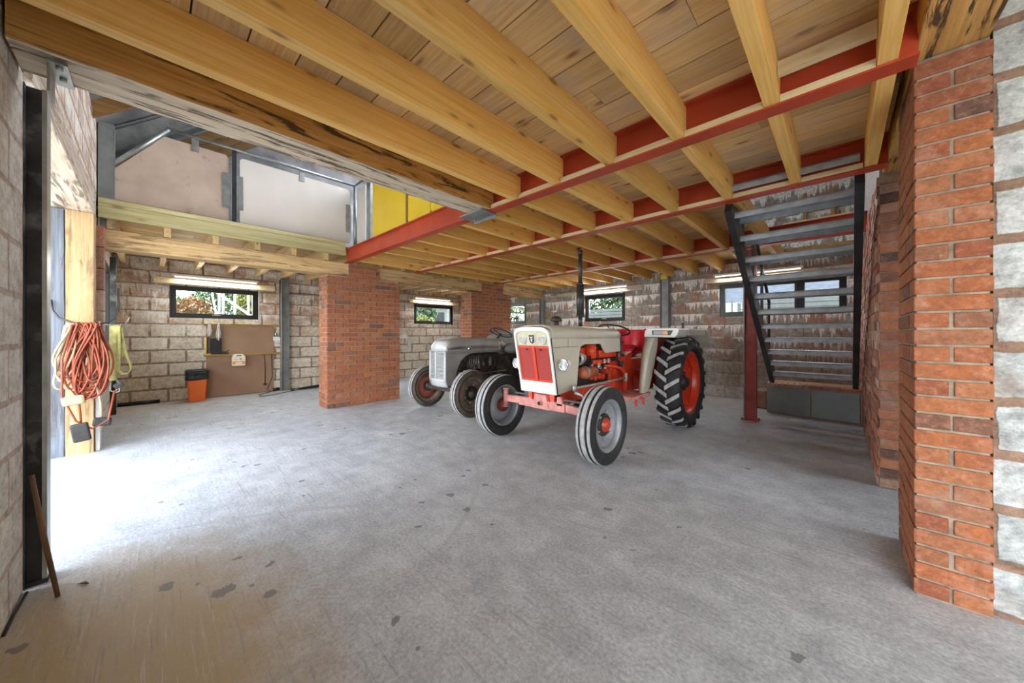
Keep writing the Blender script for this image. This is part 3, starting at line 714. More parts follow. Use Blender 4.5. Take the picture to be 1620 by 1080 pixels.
# old beams
def rough_beam(name, mat, a, b_, label, axis=1, n=26, jit=.0025, seed=3, bev=.006, under=None):
    """hewn timber: lofted rectangular section with slight irregularity"""
    r = random.Random(seed); rows = []
    for i in range(n+1):
        t = i/n; q = []
        for (u, v) in ((0, 0), (.5, 0), (1, 0), (1, .5), (1, 1), (.5, 1), (0, 1), (0, .5)):
            p = [a[k]+(b_[k]-a[k])*(t if k == axis else 0) for k in range(3)]
            o = [k for k in range(3) if k != axis]
            p[o[0]] = a[o[0]]+(b_[o[0]]-a[o[0]])*u+r.uniform(-jit, jit); p[o[1]] = a[o[1]]+(b_[o[1]]-a[o[1]])*v+r.uniform(-jit, jit)
            q.append(tuple(p))
        rows.append(q)
    mb = MB().grid(rows, 0, False, True); m_ = len(mb.v)
    mb.f.append(tuple(range(8))); mb.m.append(0); mb.sm.append(False); mb.f.append(tuple(range(m_-8, m_))[::-1]); mb.m.append(0); mb.sm.append(False)
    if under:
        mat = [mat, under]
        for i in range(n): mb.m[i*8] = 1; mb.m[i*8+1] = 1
    o = mb.build(name, mat, bevel=bev); tag(o, label, 'beam'); return o
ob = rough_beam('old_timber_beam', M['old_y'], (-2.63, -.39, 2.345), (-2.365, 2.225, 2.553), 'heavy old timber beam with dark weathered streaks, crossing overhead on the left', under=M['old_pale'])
rough_beam('old_timber_beam', M['old_y'], (.232, -.39, 2.418), (.45, 3.88, 2.60), 'old timber beam resting on the slender right-hand brick pillar', seed=5)
rough_beam('timber_bearer', M['bearer'], (-6.10, -.385, 2.125), (-5.845, 2.245, 2.330), 'old timber bearer from the doorway to the wide brick pillar', seed=8)
rough_beam('timber_bearer', M['bearer'], (-6.10, 2.762, 2.128), (-5.845, 5.14, 2.330), 'old timber bearer between the two left brick pillars', seed=9)
rough_beam('timber_bearer', M['bearer'], (-6.10, 5.81, 2.125), (-5.845, 7.39, 2.330), 'old timber bearer from the far brick pillar to the back wall', seed=10)
mb = MB().box(-5.84, -5.795, -.385, 2.188, 2.445, 2.60).box(-5.84, -5.795, -.385, 2.188, 2.603, 2.658)
tag(mb.build('trimmer_board', M['treated_y'], bevel=.003), 'greenish treated timber trimmer below the plywood balustrade', 'timber')
ol = rough_beam('door_lintel', M['old_x'], (-5.43, -.685, 2.385), (-2.75, -.385, 2.60), 'thick weathered timber lintel over the left doorway', axis=0, seed=12)
# lintels over windows
def simple(name, b_, mat, label, cat, bev=.003, **k):
    o = MB().box(*b_).build(name, mat, bevel=bev); return tag(o, label, cat, **k)
simple('window_lintel', (-8.5, -8.43, .05, 1.78, 2.06, 2.165), M['filler'], 'pale timber lintel over the window above the workboard', 'lintel')
simple('window_lintel', (-8.5, -8.43, 4.85, 6.5, 2.03, 2.14), M['filler'], 'pale timber lintel over the window between the brick pillars', 'lintel')
simple('window_lintel', (-5.6, -3.1, 7.34, 7.4, 2.13, 2.235), M['old_x'], 'timber lintel over the back window beside the exhaust pipe', 'lintel')
simple('window_lintel', (-1.9, .2, 7.34, 7.4, 2.135, 2.24), M['old_x'], 'timber lintel over the window behind the staircase', 'lintel')
BATTEN_W = 9
def batten(p, q, label, k=1.0):
    r = root('fluorescent_batten', ((p[0]+q[0])/2, (p[1]+q[1])/2, p[2]), label, 'light')
    MB().bar(p, q, .05, .035).build('batten_body', M['white_pl'], r, bevel=.003)
    d = (Vector(q)-Vector(p)).normalized()
    l = bpy.data.lights.new('batten_fill_light', 'AREA'); l.shape = 'RECTANGLE'; l.size = 1.15; l.size_y = .04; l.energy = BATTEN_W*k; l.color = (1, .97, .92)  # fill light added at the batten, whose tube is really off
    lo = bpy.data.objects.new('batten_fill_light', l); COL.objects.link(lo); lo.parent = r; inn = Vector((1, 0, 0)) if abs(d.y) > .5 else Vector((0, -1, 0))
    lo.location = inn*.06+Vector((0, 0, -.035)); zq = -(inn*.5+Vector((0, 0, -.8))).normalized(); yq = zq.cross(d)
    lo.rotation_euler = Matrix((d, yq, zq)).transposed().to_euler()
    MB().cyl(Vector(p)+d*.03+Vector((0, 0, -.03)), Vector(q)-d*.03+Vector((0, 0, -.03)), .013, seg=10).build('tube', M['tube_fill_glow'], r)
batten((-8.44, .27, 2.215), (-8.44, 1.50, 2.215), 'white fluorescent batten above the workboard window')
batten((-8.44, 5.0, 2.19), (-8.44, 6.2, 2.19), 'white fluorescent batten above the window between the pillars')
batten((-4.75, 7.35, 2.275), (-3.45, 7.35, 2.275), 'white fluorescent batten above the back window beside the exhaust')
batten((-1.75, 7.35, 2.28), (-.45, 7.35, 2.28), 'white fluorescent batten above the window behind the staircase', .4)
# steel columns
def hcol(name, x0, x1, y0, y1, z1, mats, label, web='x', cat='column', mi_web=0, t=.012, z0=0):
    mb = MB()
    if web == 'x': mb.box(x0, x0+t, y0, y1, 0, z1).box(x1-t, x1, y0, y1, 0, z1).box(x0+t, x1-t, (y0+y1)/2-.005, (y0+y1)/2+.005, 0, z1, mi_web)
    elif z0: mb.box(x0, x1, y0, y0+t, z0, z1).box(x0, x1, y1-t, y1, z0, z1).box((x0+x1)/2-.005, (x0+x1)/2+.005, y0+t, y1-t, z0, z1)
    else: mb.box(x0, x1, y0, y0+t, 0, z1).box(x0, x1, y1-t, y1, 0, z1).box((x0+x1)/2-.005, (x0+x1)/2+.005, y0+t, y1-t, 0, z1, mi_web)
    return tag(mb.build(name, mats), label, cat)
hcol('steel_column', -8.49, -8.37, 1.88, 2.02, 2.34, M['galv_grey'], 'grey steel column on the left wall beside the workboard', web='y')
hcol('steel_column', -8.49, -8.37, 4.30, 4.44, 2.34, M['galv_grey'], 'grey steel column on the left wall behind the wide brick pillar', web='y')
hcol('steel_column', -2.72, -2.55, 7.28, 7.39, 2.55, M['galv_grey'], 'grey steel column in the back wall above the white tractor seat', web='x')
hcol('steel_column', -5.93, -5.80, 7.28, 7.39, 2.12, M['galv_grey'], 'grey steel column in the back left corner, under the bearer', web='x')
simple('yellow_label', (-2.70, -2.57, 7.262, 7.28, 2.30, 2.40), M['yellow_panel'], 'small yellow marker at the head of the column behind the tractor seat', 'marker')
c_ = tag(MB().box(-2.83, -2.757, -.52, -.353, 0, 2.34).box(-2.757, -2.72, -.402, -.398, 0, 2.34).build('steel_column', M['black_steel']), 'blackened steel column at the near side of the left doorway', 'column')
MB().box(-2.83, -2.742, -.353, -.338, 0, 2.34).build('column_flange', M['galv'], c_)
MB().box(-2.83, -2.735, -.41, -.335, 0, .018).build('base_plate', M['black_steel'], c_)
bp_ = MB().box(-2.63, -2.42, -.30, -.245, 2.333, 2.345).obox((-2.50, -.298, 2.28), (.12, .008, .13))
for i in range(2): bp_.cyl((-2.55+.1*i, -.27, 2.333), (-2.55+.1*i, -.27, 2.322), .012, seg=6)
o = bp_.build('steel_bracket', M['galv']); tag(o, 'small bolted steel bracket under the front end of the streaked old beam', 'bracket')
bp_ = MB().box(-2.72, -2.40, 2.10, 2.29, 2.322, 2.334).box(-2.72, -2.40, 2.29, 2.298, 2.30, 2.338)
for i in range(2): bp_.cyl((-2.66+.2*i, 2.25, 2.322), (-2.66+.2*i, 2.25, 2.31), .013, seg=6)
o = bp_.build('steel_plate', M['galv_grey']); tag(o, 'bolted steel plate joining the streaked old beam to the nearest red beam', 'bracket')
rp_ = tag(MB().box(-.975, -.962, 5.63, 5.73, .012, 2.335, 0).box(-.845, -.832, 5.63, 5.73, .012, 2.335, 1).box(-.962, -.845, 5.675, 5.685, .012, 2.335, 1).build('steel_post', [M['galv_grey'], M['rust_red']]), 'dark red and grey steel post in front of the staircase', 'post')
mb = MB().box(-1.0, -.80, 5.61, 5.76, 0, .012)
for a, b_ in ((-.99, 5.62), (-.815, 5.62), (-.815, 5.745)): mb.cyl((a, b_, .012), (a, b_, .03), .012, seg=6)
mb.build('base_plate', M['rust_red'], rp_)
# corner column of the upper floor with blue-black plates
o = hcol('steel_column', -5.99, -5.86, -.39, -.27, 3.5, M['galv'], 'galvanised portal column rising beside the plywood balustrade', web='y', z0=2.335)
MB().box(-5.855, -5.848, -.385, -.275, 2.66, 3.5).build('cover_plate', M['galv_grey'], o)
# doorway jamb
rough_beam('door_post', M['old_z'], (-5.62, -.562, 0), (-5.40, -.385, 2.38), 'pale timber door post with cables hung in front of it', axis=2, n=14, seed=21, jit=.002)
rough_beam('jamb_board', M['grey_z'], (-5.62, -.72, 0), (-5.405, -.566, 2.38), 'dark weathered board on the outer side of the door post', axis=2, n=12, seed=22, jit=.002)
simple('white_cover_strip', (-5.60, -5.45, -.380, -.350, 0, 1.20), M['white_pl'], 'white painted strip at the foot of the door post', 'strip')
mb = MB(); z = 1.2
while z < 2.2: mb.box(-5.80, -5.64, -.399, -.335, z, z+.215); z += .225
tag(mb.build('block_nib', M['brick_dull']), 'short stack of pinkish blocks beside the door post under the bearer', 'masonry')
simple('dark_downpipe', (-7.75, -7.67, -.398, -.34, .0, 2.3), M['black_steel'], 'black upright strip in the far front corner', 'pipe')

# ---- upper floor balustrades
bl = root('balustrade', (-5.95, 1.0, 2.6), 'upstairs balustrade of one brown plywood and one white panel above the trimmer', 'balustrade')
mb = MB().prism([(-.323, 2.70), (.73, 2.70), (.73, 3.545), (.70, 3.57), (.12, 3.575), (-.323, 2.985)], 0, -5.965, -5.95); tag(mb.build('plywood_panel', M['ply_pale'], bl), 'bare brown plywood panel')
def rrect(y0, y1, z0, z1, r, n=5, corners=(1, 1, 1, 1)):
    pts = []
    for (cx, cy, a0, k) in ((y0+r, z0+r, PI, 0), (y1-r, z0+r, 1.5*PI, 1), (y1-r, z1-r, 0, 2), (y0+r, z1-r, .5*PI, 3)):
        if not corners[k]: pts.append(((y0, y1, y1, y0)[k], (z0, z0, z1, z1)[k])); continue
        for i in range(n+1): a = a0+PI/2*i/n; pts.append((cx+r*math.cos(a), cy+r*math.sin(a)))
    return pts
mb = MB().prism(rrect(.85, 2.31, 2.70, 3.585, .05, corners=(0, 0, 1, 1)), 0, -5.965, -5.95); tag(mb.build('white_panel', M['white_panel'], bl), 'smooth white panel')
MB().tube([(-5.93, -.34, 3.02), (-5.93, .16, 3.665)], .024).build('sloping_rail', M['galv'], bl)
MB().tube([(-5.93, .14, 3.672), (-5.93, 2.39, 3.672)], .022).build('top_rail', M['galv'], bl)
MB().box(-5.95, -5.92, .765, .81, 2.6, 3.70).build('post', M['dark_steel'], bl)
MB().box(-5.97, -5.93, -.345, -.32, 2.6, 3.3).build('post', M['galv'], bl)
MB().cyl((-5.93, 2.39, 2.58), (-5.93, 2.39, 3.67), .026).build('post', M['galv'], bl)
for y in (.69, .83, 2.27): MB().box(-5.945, -5.94, y-.045+.02, y+.035+.02, 2.87, 3.33).build('side_bracket', M['galv'], bl)
for y in (.40, 1.60): MB().box(-5.95, -5.94, y-.035, y+.035, 3.50, 3.67).build('rail_bracket', M['galv'], bl)
yb = root('balustrade', (-4.2, 2.38, 2.6), 'upstairs balustrade with bright yellow panels above the nearest red beam', 'balustrade')
MB().prism(rrect(-5.88, -5.56, 2.67, 3.60, .04), 1, 2.40, 2.415).build('white_panel', M['white_panel'], yb)
MB().box(-5.93, -5.40, 2.385, 2.40, 3.66, 3.69).build('top_rail', M['galv'], yb)
MB().box(-5.50, -5.38, 2.40, 2.44, 2.6, 3.8).build('post', M['galv'], yb)
for a, b_ in ((-5.33, -4.295), (-4.265, -3.72), (-3.70, -2.3)): MB().prism(rrect(a, b_, 2.70, 3.70, .03), 1, 2.42, 2.435).build('yellow_panel', M['yellow_panel'], yb)
for x in (-4.28, -2.9): MB().box(x-.012, x+.012, 2.40, 2.43, 2.6, 3.7).build('post', M['brown_y'], yb)
MB().box(-5.8, -2.2, 2.41, 2.45, 2.60, 2.66).build('kickboard', M['galv_grey'], yb)
for x in (-7.6, -7.0, -6.4): pass
simple('upper_wall_post', (-7.9, -7.8, .9, 1.0, 2.6, 4.2), M['galv_grey'], 'grey upright post upstairs behind the white panel', 'post')

# ---- staircase, rising towards the camera
st = root('steel_staircase', (-.27, 6.4, .45), 'dark open-tread steel staircase at the back right', 'staircase')
def stringer(x): 
    mb = MB(); t = .012
    lo, hi = (6.50, .45), (3.60, 2.395); k = (hi[1]-lo[1])/(hi[0]-lo[0]); h = .115
    mb.prism([(lo[0], lo[1]), (lo[0]-.20, lo[1]), (hi[0]-.1, hi[1]-.05-.0), (hi[0]-.1, hi[1]+.19), (hi[0]+.05, hi[1]+.16)], 0, x-t/2, x+t/2)
    return mb
sl = MB(); sl.bar((-.735, 6.36, .545), (-.735, 3.62, 2.36), .055, .20); 
sl.build('stringer', M['dark_steel'], st)
MB().bar((.135, 6.36, .545), (.098, 3.62, 2.36), .055, .20).build('stringer', M['dark_steel'], st)
tr0 = None
for i in range(12):
    z = .64+.1645*i; y = 6.233-.2453*i
    if tr0 is None:
        mb = MB().box(-.705, .095, y-.105, y+.125, z-.012, z).box(-.705, .095, y-.105, y-.098, z-.055, z).box(-.705, .095, y+.118, y+.125, z-.055, z)
        for k in range(27): mb.box(-.69+.029*k, -.674+.029*k, y-.09, y+.11, z, z+.004)
        for x in (-.695, .085):
            for yy in (-.05, .07): mb.cyl((x, y+yy, z-.03), (x*.985, y+yy, z-.03), .012, seg=6)
        tr0 = mb.build('tread', M['tread_steel'], st)
    else:
        o = tr0.copy(); COL.objects.link(o); o.parent = st; o.location = (0, -.2453*i, .1645*i)
hr = MB()
for i in range(5): yy = 6.2-.62*i; zz = .70+.416*i; hr.box(-.775, -.745, yy-.02, yy+.02, zz-.1, min(zz+.95, 4))
hr.bar((-.76, 6.25, 1.62), (-.76, 3.7, 3.32), .03, .04)
hr.build('handrail', M['dark_steel'], st)
pb = root('brick_plinth', (-.31, 6.9, 0), 'low brick plinth under the staircase faced with two blue-grey panels', 'plinth')
MB().box(-.81, .20, 6.45, 7.39, 0, .40).build('core', M['brick_dull'], pb)
for a, b_ in ((-.812, -.318), (-.292, .175)): MB().box(a, b_, 6.425, 6.44, .01, .385).build('facing_panel', M['grey_panel'], pb)
mb = MB(); x = -.815
while x < .19: mb.box(x, min(x+.2, .2), 6.425, 6.64, .40, .445); x += .206
for k in range(12): mb.box(-.72+.07*k, -.70+.07*k, 6.5, 6.6, .445, .45)
mb.build('brick_capping', M['brick_dull'], pb)
simple('brick_stub', (-1.02, -.83, 6.7, 7.1, 0, .28), M['mortar_brown'], 'small brown masonry stub left of the staircase plinth', 'masonry', bev=.03)
# stairwell upper bits: shelf board and studs
simple('timber_plate', (-.70, .20, 7.28, 7.39, 2.95, 3.02), M['filler'], 'pale timber plate high on the back wall above the stairwell', 'timber')
simple('stair_shelf', (-.70, .20, 7.12, 7.39, 2.50, 2.56), M['brown_y'], 'brown board on the back wall seen between the stair treads', 'timber')
for i, x in enumerate((-.45, -.12)): simple('roof_stud', (x, x+.05, 7.30, 7.38, 3.02, 3.45), M['brown_y'], 'short timber stud upstairs behind the top tread, %s one' % ('left', 'right')[i], 'timber')

# ================================================================== TRACTORS
def front_wheel(t, x, y, R, w, mats_rub, mat_rim, mat_disc, mat_hub, side, steer=0.0, rim_r=.235, name='front_wheel'):
    """ribbed tyre on an x axle; side +1: outer face towards +x"""
    rr, rt_ = R, w/2
    prof = [(-rt_*.78, rim_r), (-rt_*.98, rim_r+.03), (-rt_, (rim_r+R)/2), (-rt_*.95, R-.05), (-rt_*.83, R-.018),
            (-rt_*.82, R-.006), (-rt_*.50, R), (-rt_*.47, R-.022), (-rt_*.30, R-.022), (-rt_*.27, R+.004), (rt_*.27, R+.004), (rt_*.30, R-.022), (rt_*.47, R-.022), (rt_*.50, R),
            (rt_*.82, R-.006), (rt_*.83, R-.018), (rt_*.95, R-.05), (rt_, (rim_r+R)/2), (rt_*.98, rim_r+.03), (rt_*.78, rim_r), (0, rim_r-.004)]
    mis = [0, 0, 0, 0, 0, 1, 0, 0, 0, 1, 0, 0, 0, 1, 0, 0, 0, 0, 0, 0, 0]
    c = Vector((x, y, R))
    def turn(mb):
        if steer:
            Rm = Matrix.Rotation(steer, 3, 'Z')
            mb.v = [tuple(c+Rm@(Vector(p)-c)) for p in mb.v]
        return mb
    wh = turn(MB().lathe(prof, c, 0, 56, mis=mis, closed=True)).build(name, mats_rub, t)
    s = side
    rim = MB().lathe([(-s*rt_*.80, rim_r+.012), (-s*rt_*.80, rim_r-.012), (-s*rt_*.45, rim_r-.03), (s*rt_*.40, rim_r-.035), (s*rt_*.80, rim_r-.010), (s*rt_*.80, rim_r+.012), (s*rt_*.74, rim_r+.012), (s*rt_*.70, rim_r-.002), (-s*rt_*.70, rim_r-.002)], c, 0, 48, closed=True)
    turn(rim).build('rim', mat_rim, wh)
    d = MB().lathe([(s*.028, rim_r-.030), (s*.034, rim_r-.07), (s*.005, rim_r-.10), (s*.0, .09), (s*.02, .07), (s*.02, .001), (s*.008, .001), (s*.008, .065), (-s*.012, .09), (-s*.006, rim_r-.10), (s*.02, rim_r-.07), (s*.016, rim_r-.03)], c, 0, 40, closed=True)
    for k in range(6):
        a = k*PI/3+.3; d.cyl((x+s*.0, y+.115*math.cos(a), R+.115*math.sin(a)), (x+s*.016, y+.115*math.cos(a), R+.115*math.sin(a)), .010, seg=6)
    turn(d).build('wheel_disc', mat_disc, wh)
    h = MB().lathe([(s*.02, .066), (s*.05, .05), (s*.062, .03), (s*.064, .001)], c, 0, 20).lathe([(-s*.012, .075), (-s*.05, .078), (-s*.075, .055), (-s*.09, .03)], c, 0, 20)
    for k in range(5): a = k*2*PI/5; h.cyl((x+s*.02, y+.052*math.cos(a), R+.052*math.sin(a)), (x+s*.042, y+.052*math.cos(a), R+.052*math.sin(a)), .009, seg=6)
    turn(h).build('hub', mat_hub, wh)
    bl_ = MB().lathe([(s*.0, .105), (s*.022, .10), (s*.026, .075), (s*.021, .06)], c, 0, 24)
    turn(bl_).build('hub_flange', M['engine_black'], wh)
    wb_ = MB()
    for k in range(6):
        a = k*PI/3+.3; wb_.cyl((x+s*.014, y+.125*math.cos(a), R+.125*math.sin(a)), (x+s*.034, y+.125*math.cos(a), R+.125*math.sin(a)), .010, seg=6)
    turn(wb_).build('wheel_nuts', M['alu'], wh)
    return wh
def rear_wheel(t, x, y, R, w, mats_rub, mat_rim, side, rim_r=.39, lug=.028, nl=20):
    rt_ = w/2; c = Vector((x, y, R)); Rc = R-lug
    prof = [(-rt_*.72, rim_r), (-rt_*.93, rim_r+.03), (-rt_, (rim_r+Rc)/2), (-rt_*.97, Rc-.06), (-rt_*.86, Rc-.022), (-rt_*.5, Rc-.004), (0, Rc), (rt_*.5, Rc-.004), (rt_*.86, Rc-.022), (rt_*.97, Rc-.06), (rt_, (rim_r+Rc)/2), (rt_*.93, rim_r+.03), (rt_*.72, rim_r), (0, rim_r-.005)]
    mb = MB().lathe(prof, c, 0, 64, closed=True)
    for s in (-1, 1):
        for k in range(nl):
            a0 = 2*PI*(k+(.5 if s > 0 else 0))/nl
            rows = []
            for i in range(7):
                f = i/6; ax = s*(rt_*.98-(rt_*.98+.012)*f) if True else 0
                ang = a0+f*.20   # angle measured from top towards the front, growing to the centre line
                rb = Rc-.06*(max(0, (abs(ax)/rt_-.80))/.2)**1.3
                hw = (.024+.004*f)
                ro = min(R-.004*(abs(ax)/rt_)**2, R) - .022*(max(0, abs(ax)/rt_-.86)/.14)
                def pt(r, da): 
                    q = ang+da/R; return (x+ax, y-r*math.sin(q), R+r*math.cos(q))
                rows.append([pt(rb-.015, -hw*1.35), pt(ro, -hw), pt(ro, hw), pt(rb-.015, hw*1.35)])
            n0 = len(mb.v)
            for r_ in rows: mb.v += r_
            for i in range(6):
                for k2, mi in ((0, 0), (1, 1), (2, 0)):
                    a_ = n0+i*4+k2; mb.f.append((a_, a_+1, a_+5, a_+4)); mb.m.append(mi); mb.sm.append(False)
            mb.f.append((n0, n0+1, n0+2, n0+3)); mb.m.append(0); mb.sm.append(False)
            e = n0+24; mb.f.append((e+3, e+2, e+1, e)); mb.m.append(0); mb.sm.append(False)
    wh = mb.build('rear_wheel', mats_rub, t)
    s = side
    MB().lathe([(-s*rt_*.74, rim_r+.014), (-s*rt_*.74, rim_r-.012), (-s*rt_*.4, rim_r-.05), (s*rt_*.15, rim_r-.055), (s*rt_*.45, rim_r-.025), (s*rt_*.74, rim_r-.012), (s*rt_*.74, rim_r+.014), (s*rt_*.66, rim_r+.012), (s*rt_*.66, rim_r-.004), (-s*rt_*.66, rim_r-.004)], c, 0, 56, closed=True).build('rim', mat_rim, wh)
    d = MB().lathe([(s*.03, rim_r-.045), (s*.02, rim_r-.09), (-s*.01, rim_r*.55), (s*.0, rim_r*.45), (s*.0, .001), (-s*.012, .001), (-s*.012, rim_r*.45), (s*.005, rim_r-.09), (s*.016, rim_r-.045)], c, 0, 40, closed=True)
    for k in range(4):
        a = k*PI/2+.5; d.obox((x+s*.03, y+(rim_r-.075)*math.cos(a), R+(rim_r-.075)*math.sin(a)), (.03, .06, .05), (a, 0, 0))
    d.build('wheel_disc', mat_rim, wh)
    h = MB().lathe([(s*.0, .095), (s*.05, .085), (s*.085, .055), (s*.09, .001)], c, 0, 20)
    for k in range(6): a = k*PI/3; h.cyl((x, y+.125*math.cos(a), R+.125*math.sin(a)), (x+s*.03, y+.125*math.cos(a), R+.125*math.sin(a)), .013, seg=6)
    h.build('hub', M['engine_black'], wh)
    return wh
def steering(t, c, R, tilt, mat, spokes=3, col_to=None, mat2=None, r=.011):
    c = Vector(c); Rm = Matrix.Rotation(tilt, 3, 'X')
    sw = MB().tube([c+Rm@Vector((R*math.cos(2*PI*k/36), R*math.sin(2*PI*k/36), 0)) for k in range(36)], r, 8, True)
    o = sw.build('steering_wheel', mat, t)
    hub = c+Rm@Vector((0, 0, -.035)); m_ = MB()
    for k in range(spokes): a = 2*PI*k/spokes+.5; m_.tube([hub, hub+Rm@Vector((R*.5*math.cos(a), R*.5*math.sin(a), .010)), c+Rm@Vector((R*math.cos(a), R*math.sin(a), 0))], .007, 6)
    m_.cyl(hub+Rm@Vector((0, 0, -.02)), hub+Rm@Vector((0, 0, .02)), .03, .022)
    m_.build('spokes', mat2 or mat, o)
    if col_to: MB().tube([hub, col_to], [.018, .022], 10).build('steering_column', mat2 or mat, t)

# ---- white and red tractor -------------------------------------------------
CX = -2.24
T = root('white_tractor', (CX, 3.9, 0), 'vintage white tractor with red mesh grille, red engine and red rear wheel rim', 'tractor')
def yf(z): return 2.75-(z-.58)*.20
rub = [M['black_rub'], M['dusty_rub']]
front_wheel(T, -1.578, 2.86, .352, .17, rub, M['wheel_grey'], M['wheel_grey'], M['tr_red'], 1, .0)
front_wheel(T, -2.902, 2.86, .352, .17, rub, M['wheel_grey'], M['wheel_grey'], M['hub_dark'], -1, .0)
rear_wheel(T, -1.49, 4.72, .568, .30, rub, M['wheel_red'], 1)
rear_wheel(T, -2.99, 4.72, .568, .30, rub, M['wheel_red'], -1)
# bonnet
HW = .232
side = [(yf(.58), .58), (yf(.705), .705), (yf(1.05), 1.05), (yf(1.14), 1.14), (4.05, 1.13), (4.07, .965), (3.70, .955), (3.655, .99), (3.60, 1.055), (3.57, 1.068), (3.24, 1.068), (3.175, 1.05), (3.145, 1.0), (3.09, .615)]
bn = MB()
for s in (-1, 1):
    a, b_ = sorted((CX+s*HW, CX+s*(HW-.012)))
    bn.prism(side, 0, a, b_)
bonnet = bn.build('bonnet_side', M['cream'], T)
def arch(y, z0, w, n=14, top=.125, dz=0):
    pts = []
    for i in range(n+1):
        a = PI*i/n; cx, sz = math.cos(a), math.sin(a)
        x = math.copysign(abs(cx)**.55, cx)*w; z = z0+top*abs(sz)**.62
        pts.append((CX-x, y, z))
    return pts
ys = [2.66, 2.70, 2.80, 3.0, 3.3, 3.7, 4.0, 4.08]
rows = []
for i, y in enumerate(ys): rows.append(arch(y-(0 if i else .0), 1.13, HW-(.004 if i in (0,) else 0), top=.125+(.012 if 0 < i < 7 else 0)-(y-3)*.012))
tp = MB().grid(rows, 0, True)
tp.build('bonnet_top', M['cream'], T, solid=.010)
MB().grid([arch(4.075, 1.13, HW-.002, top=.11), [(p[0], 4.078, .96) for p in arch(4.07, 1.13, HW-.002)]], 0, False).build('dash_panel', M['cream'], T)
# seam lines as thin dark gaps
MB().box(CX+HW-.001, CX+HW+.0012, 2.67, 3.12, 1.046, 1.050).box(CX+HW-.001, CX+HW+.0012, 2.93, 2.934, 1.05, 1.16).box(CX+HW-.001, CX+HW+.0012, 3.12, 4.05, 1.128, 1.131).build('bonnet_seam', M['engine'], T)
# front surround
def P3(x, z, off=0): return (CX+x, yf(z)-off, z)
def leaning(mb, poly, t0, t1, mi=0):
    n = len(poly); v = [P3(x, z, t0) for x, z in poly]+[P3(x, z, t1) for x, z in poly]
    mb.add(v, [tuple(range(n)), tuple(range(n, 2*n))[::-1]]+[(i, n+i, n+(i+1) % n, (i+1) % n) for i in range(n)], mi)
    return mb
sr = MB()
leaning(sr, [(-HW, .58), (HW, .58), (HW, .70), (-HW, .70)], -.02, .016)
for s in (-1, 1): leaning(sr, [(s*HW, .70), (s*HW, 1.15), (s*(HW-.026), 1.15), (s*(HW-.026), .70)][::s], -.02, .016)
n = 16; outer = []; inner = []
for i in range(n+1):
    a = PI*i/n; cx, sz = math.cos(a), math.sin(a)
    outer.append((math.copysign(abs(cx)**.5, cx)*HW, 1.145+.105*abs(sz)**.65)); inner.append((math.copysign(abs(cx)**.5, cx)*(HW-.026), 1.145+.062*abs(sz)**.65))
v = [P3(x, z, .016) for x, z in outer]+[P3(x, z, .016) for x, z in inner]+[P3(x, z, -.02) for x, z in outer]+[P3(x, z, -.02) for x, z in inner]
k = n+1; fs = []
for i in range(n): fs += [(i, i+1, k+i+1, k+i), (2*k+i, 3*k+i, 3*k+i+1, 2*k+i+1), (i, 2*k+i, 2*k+i+1, i+1), (k+i, k+i+1, 3*k+i+1, 3*k+i)]
sr.add(v, fs, 0, False)
sr.build('front_surround', M['cream_white'], T, bevel=.004)
g = leaning(MB(), [(-HW+.024, 1.062), (HW-.024, 1.062), (HW-.024, 1.15)]+[(x, z+.002) for x, z in inner[1:-1]]+[(-HW+.024, 1.15)], -.01, -.002)
cg = g.build('upper_grille', M['cream_grille'], T)
for s in (-1, 1):
    c = Vector(P3(s*.128, 1.125, .004)); lm = MB()
    lm.tube([c+Vector((.048*math.cos(2*PI*k/24), 0, .048*math.sin(2*PI*k/24))) for k in range(24)], .003, 6, True)
    for k in range(-3, 4): 
        w_ = math.sqrt(max(0, .046**2-(k*.012)**2)); lm.box(c.x-w_, c.x+w_, c.y-.002, c.y+.002, c.z+k*.012-.0015, c.z+k*.012+.0015)
    for k in range(-3, 4):
        w_ = math.sqrt(max(0, .046**2-(k*.012)**2)); lm.box(c.x+k*.012-.0015, c.x+k*.012+.0015, c.y-.002, c.y+.002, c.z-w_, c.z+w_)
    lm.build('lamp_grid', M['cream_white'], cg)
    MB().cyl(c+Vector((0, .004, 0)), c+Vector((0, .001, 0)), .047, seg=24).build('round_recess', M['alu'], cg)
c = P3(0, 1.13, .004)
sh = [(-.034, .042), (.034, .042), (.034, -.01), (.026, -.035), (0, -.05), (-.026, -.035), (-.034, -.01)]
bd = leaning(MB(), [(x*1.25, 1.13+z*1.2) for x, z in sh][::-1], .0, .004).build('badge_surround', M['cream_white'], cg)
leaning(MB(), [(x, 1.13+z) for x, z in sh][::-1], .003, .008).build('badge', M['engine'], bd)
bb = MB(); leaning(bb, [(-.018, 1.148), (.018, 1.148), (.012, 1.135), (-.012, 1.135)][::-1], .008, .011); leaning(bb, [(-.012, 1.128), (.014, 1.124), (.002, 1.098), (-.01, 1.105)][::-1], .008, .011)
bb.build('badge_emblem', M['chrome'], bd)
MB().box(CX-.03, CX+.03, 2.66, 2.661, 1, 1.001) 
g = leaning(MB(), [(-HW+.026, .704), (HW-.026, .704), (HW-.026, 1.055), (-HW+.026, 1.055)], -.012, -.006).build('red_mesh_grille', M['red_mesh'], T)
fr = MB(); a = HW-.026
for q in ([(-a, .704), (a, .704), (a, .722), (-a, .722)], [(-a, 1.04), (a, 1.04), (a, 1.06), (-a, 1.06)], [(-a, .72), (-a+.014, .72), (-a+.014, 1.04), (-a, 1.04)], [(a-.014, .72), (a, .72), (a, 1.04), (a-.014, 1.04)], [(-.016, .70), (.016, .70), (.016, 1.05), (-.016, 1.05)]):
    leaning(fr, q, -.008, .006 if abs(q[0][0]) < .02 else -.001)
fr.build('grille_frame', M['tr_red_clean'], g)
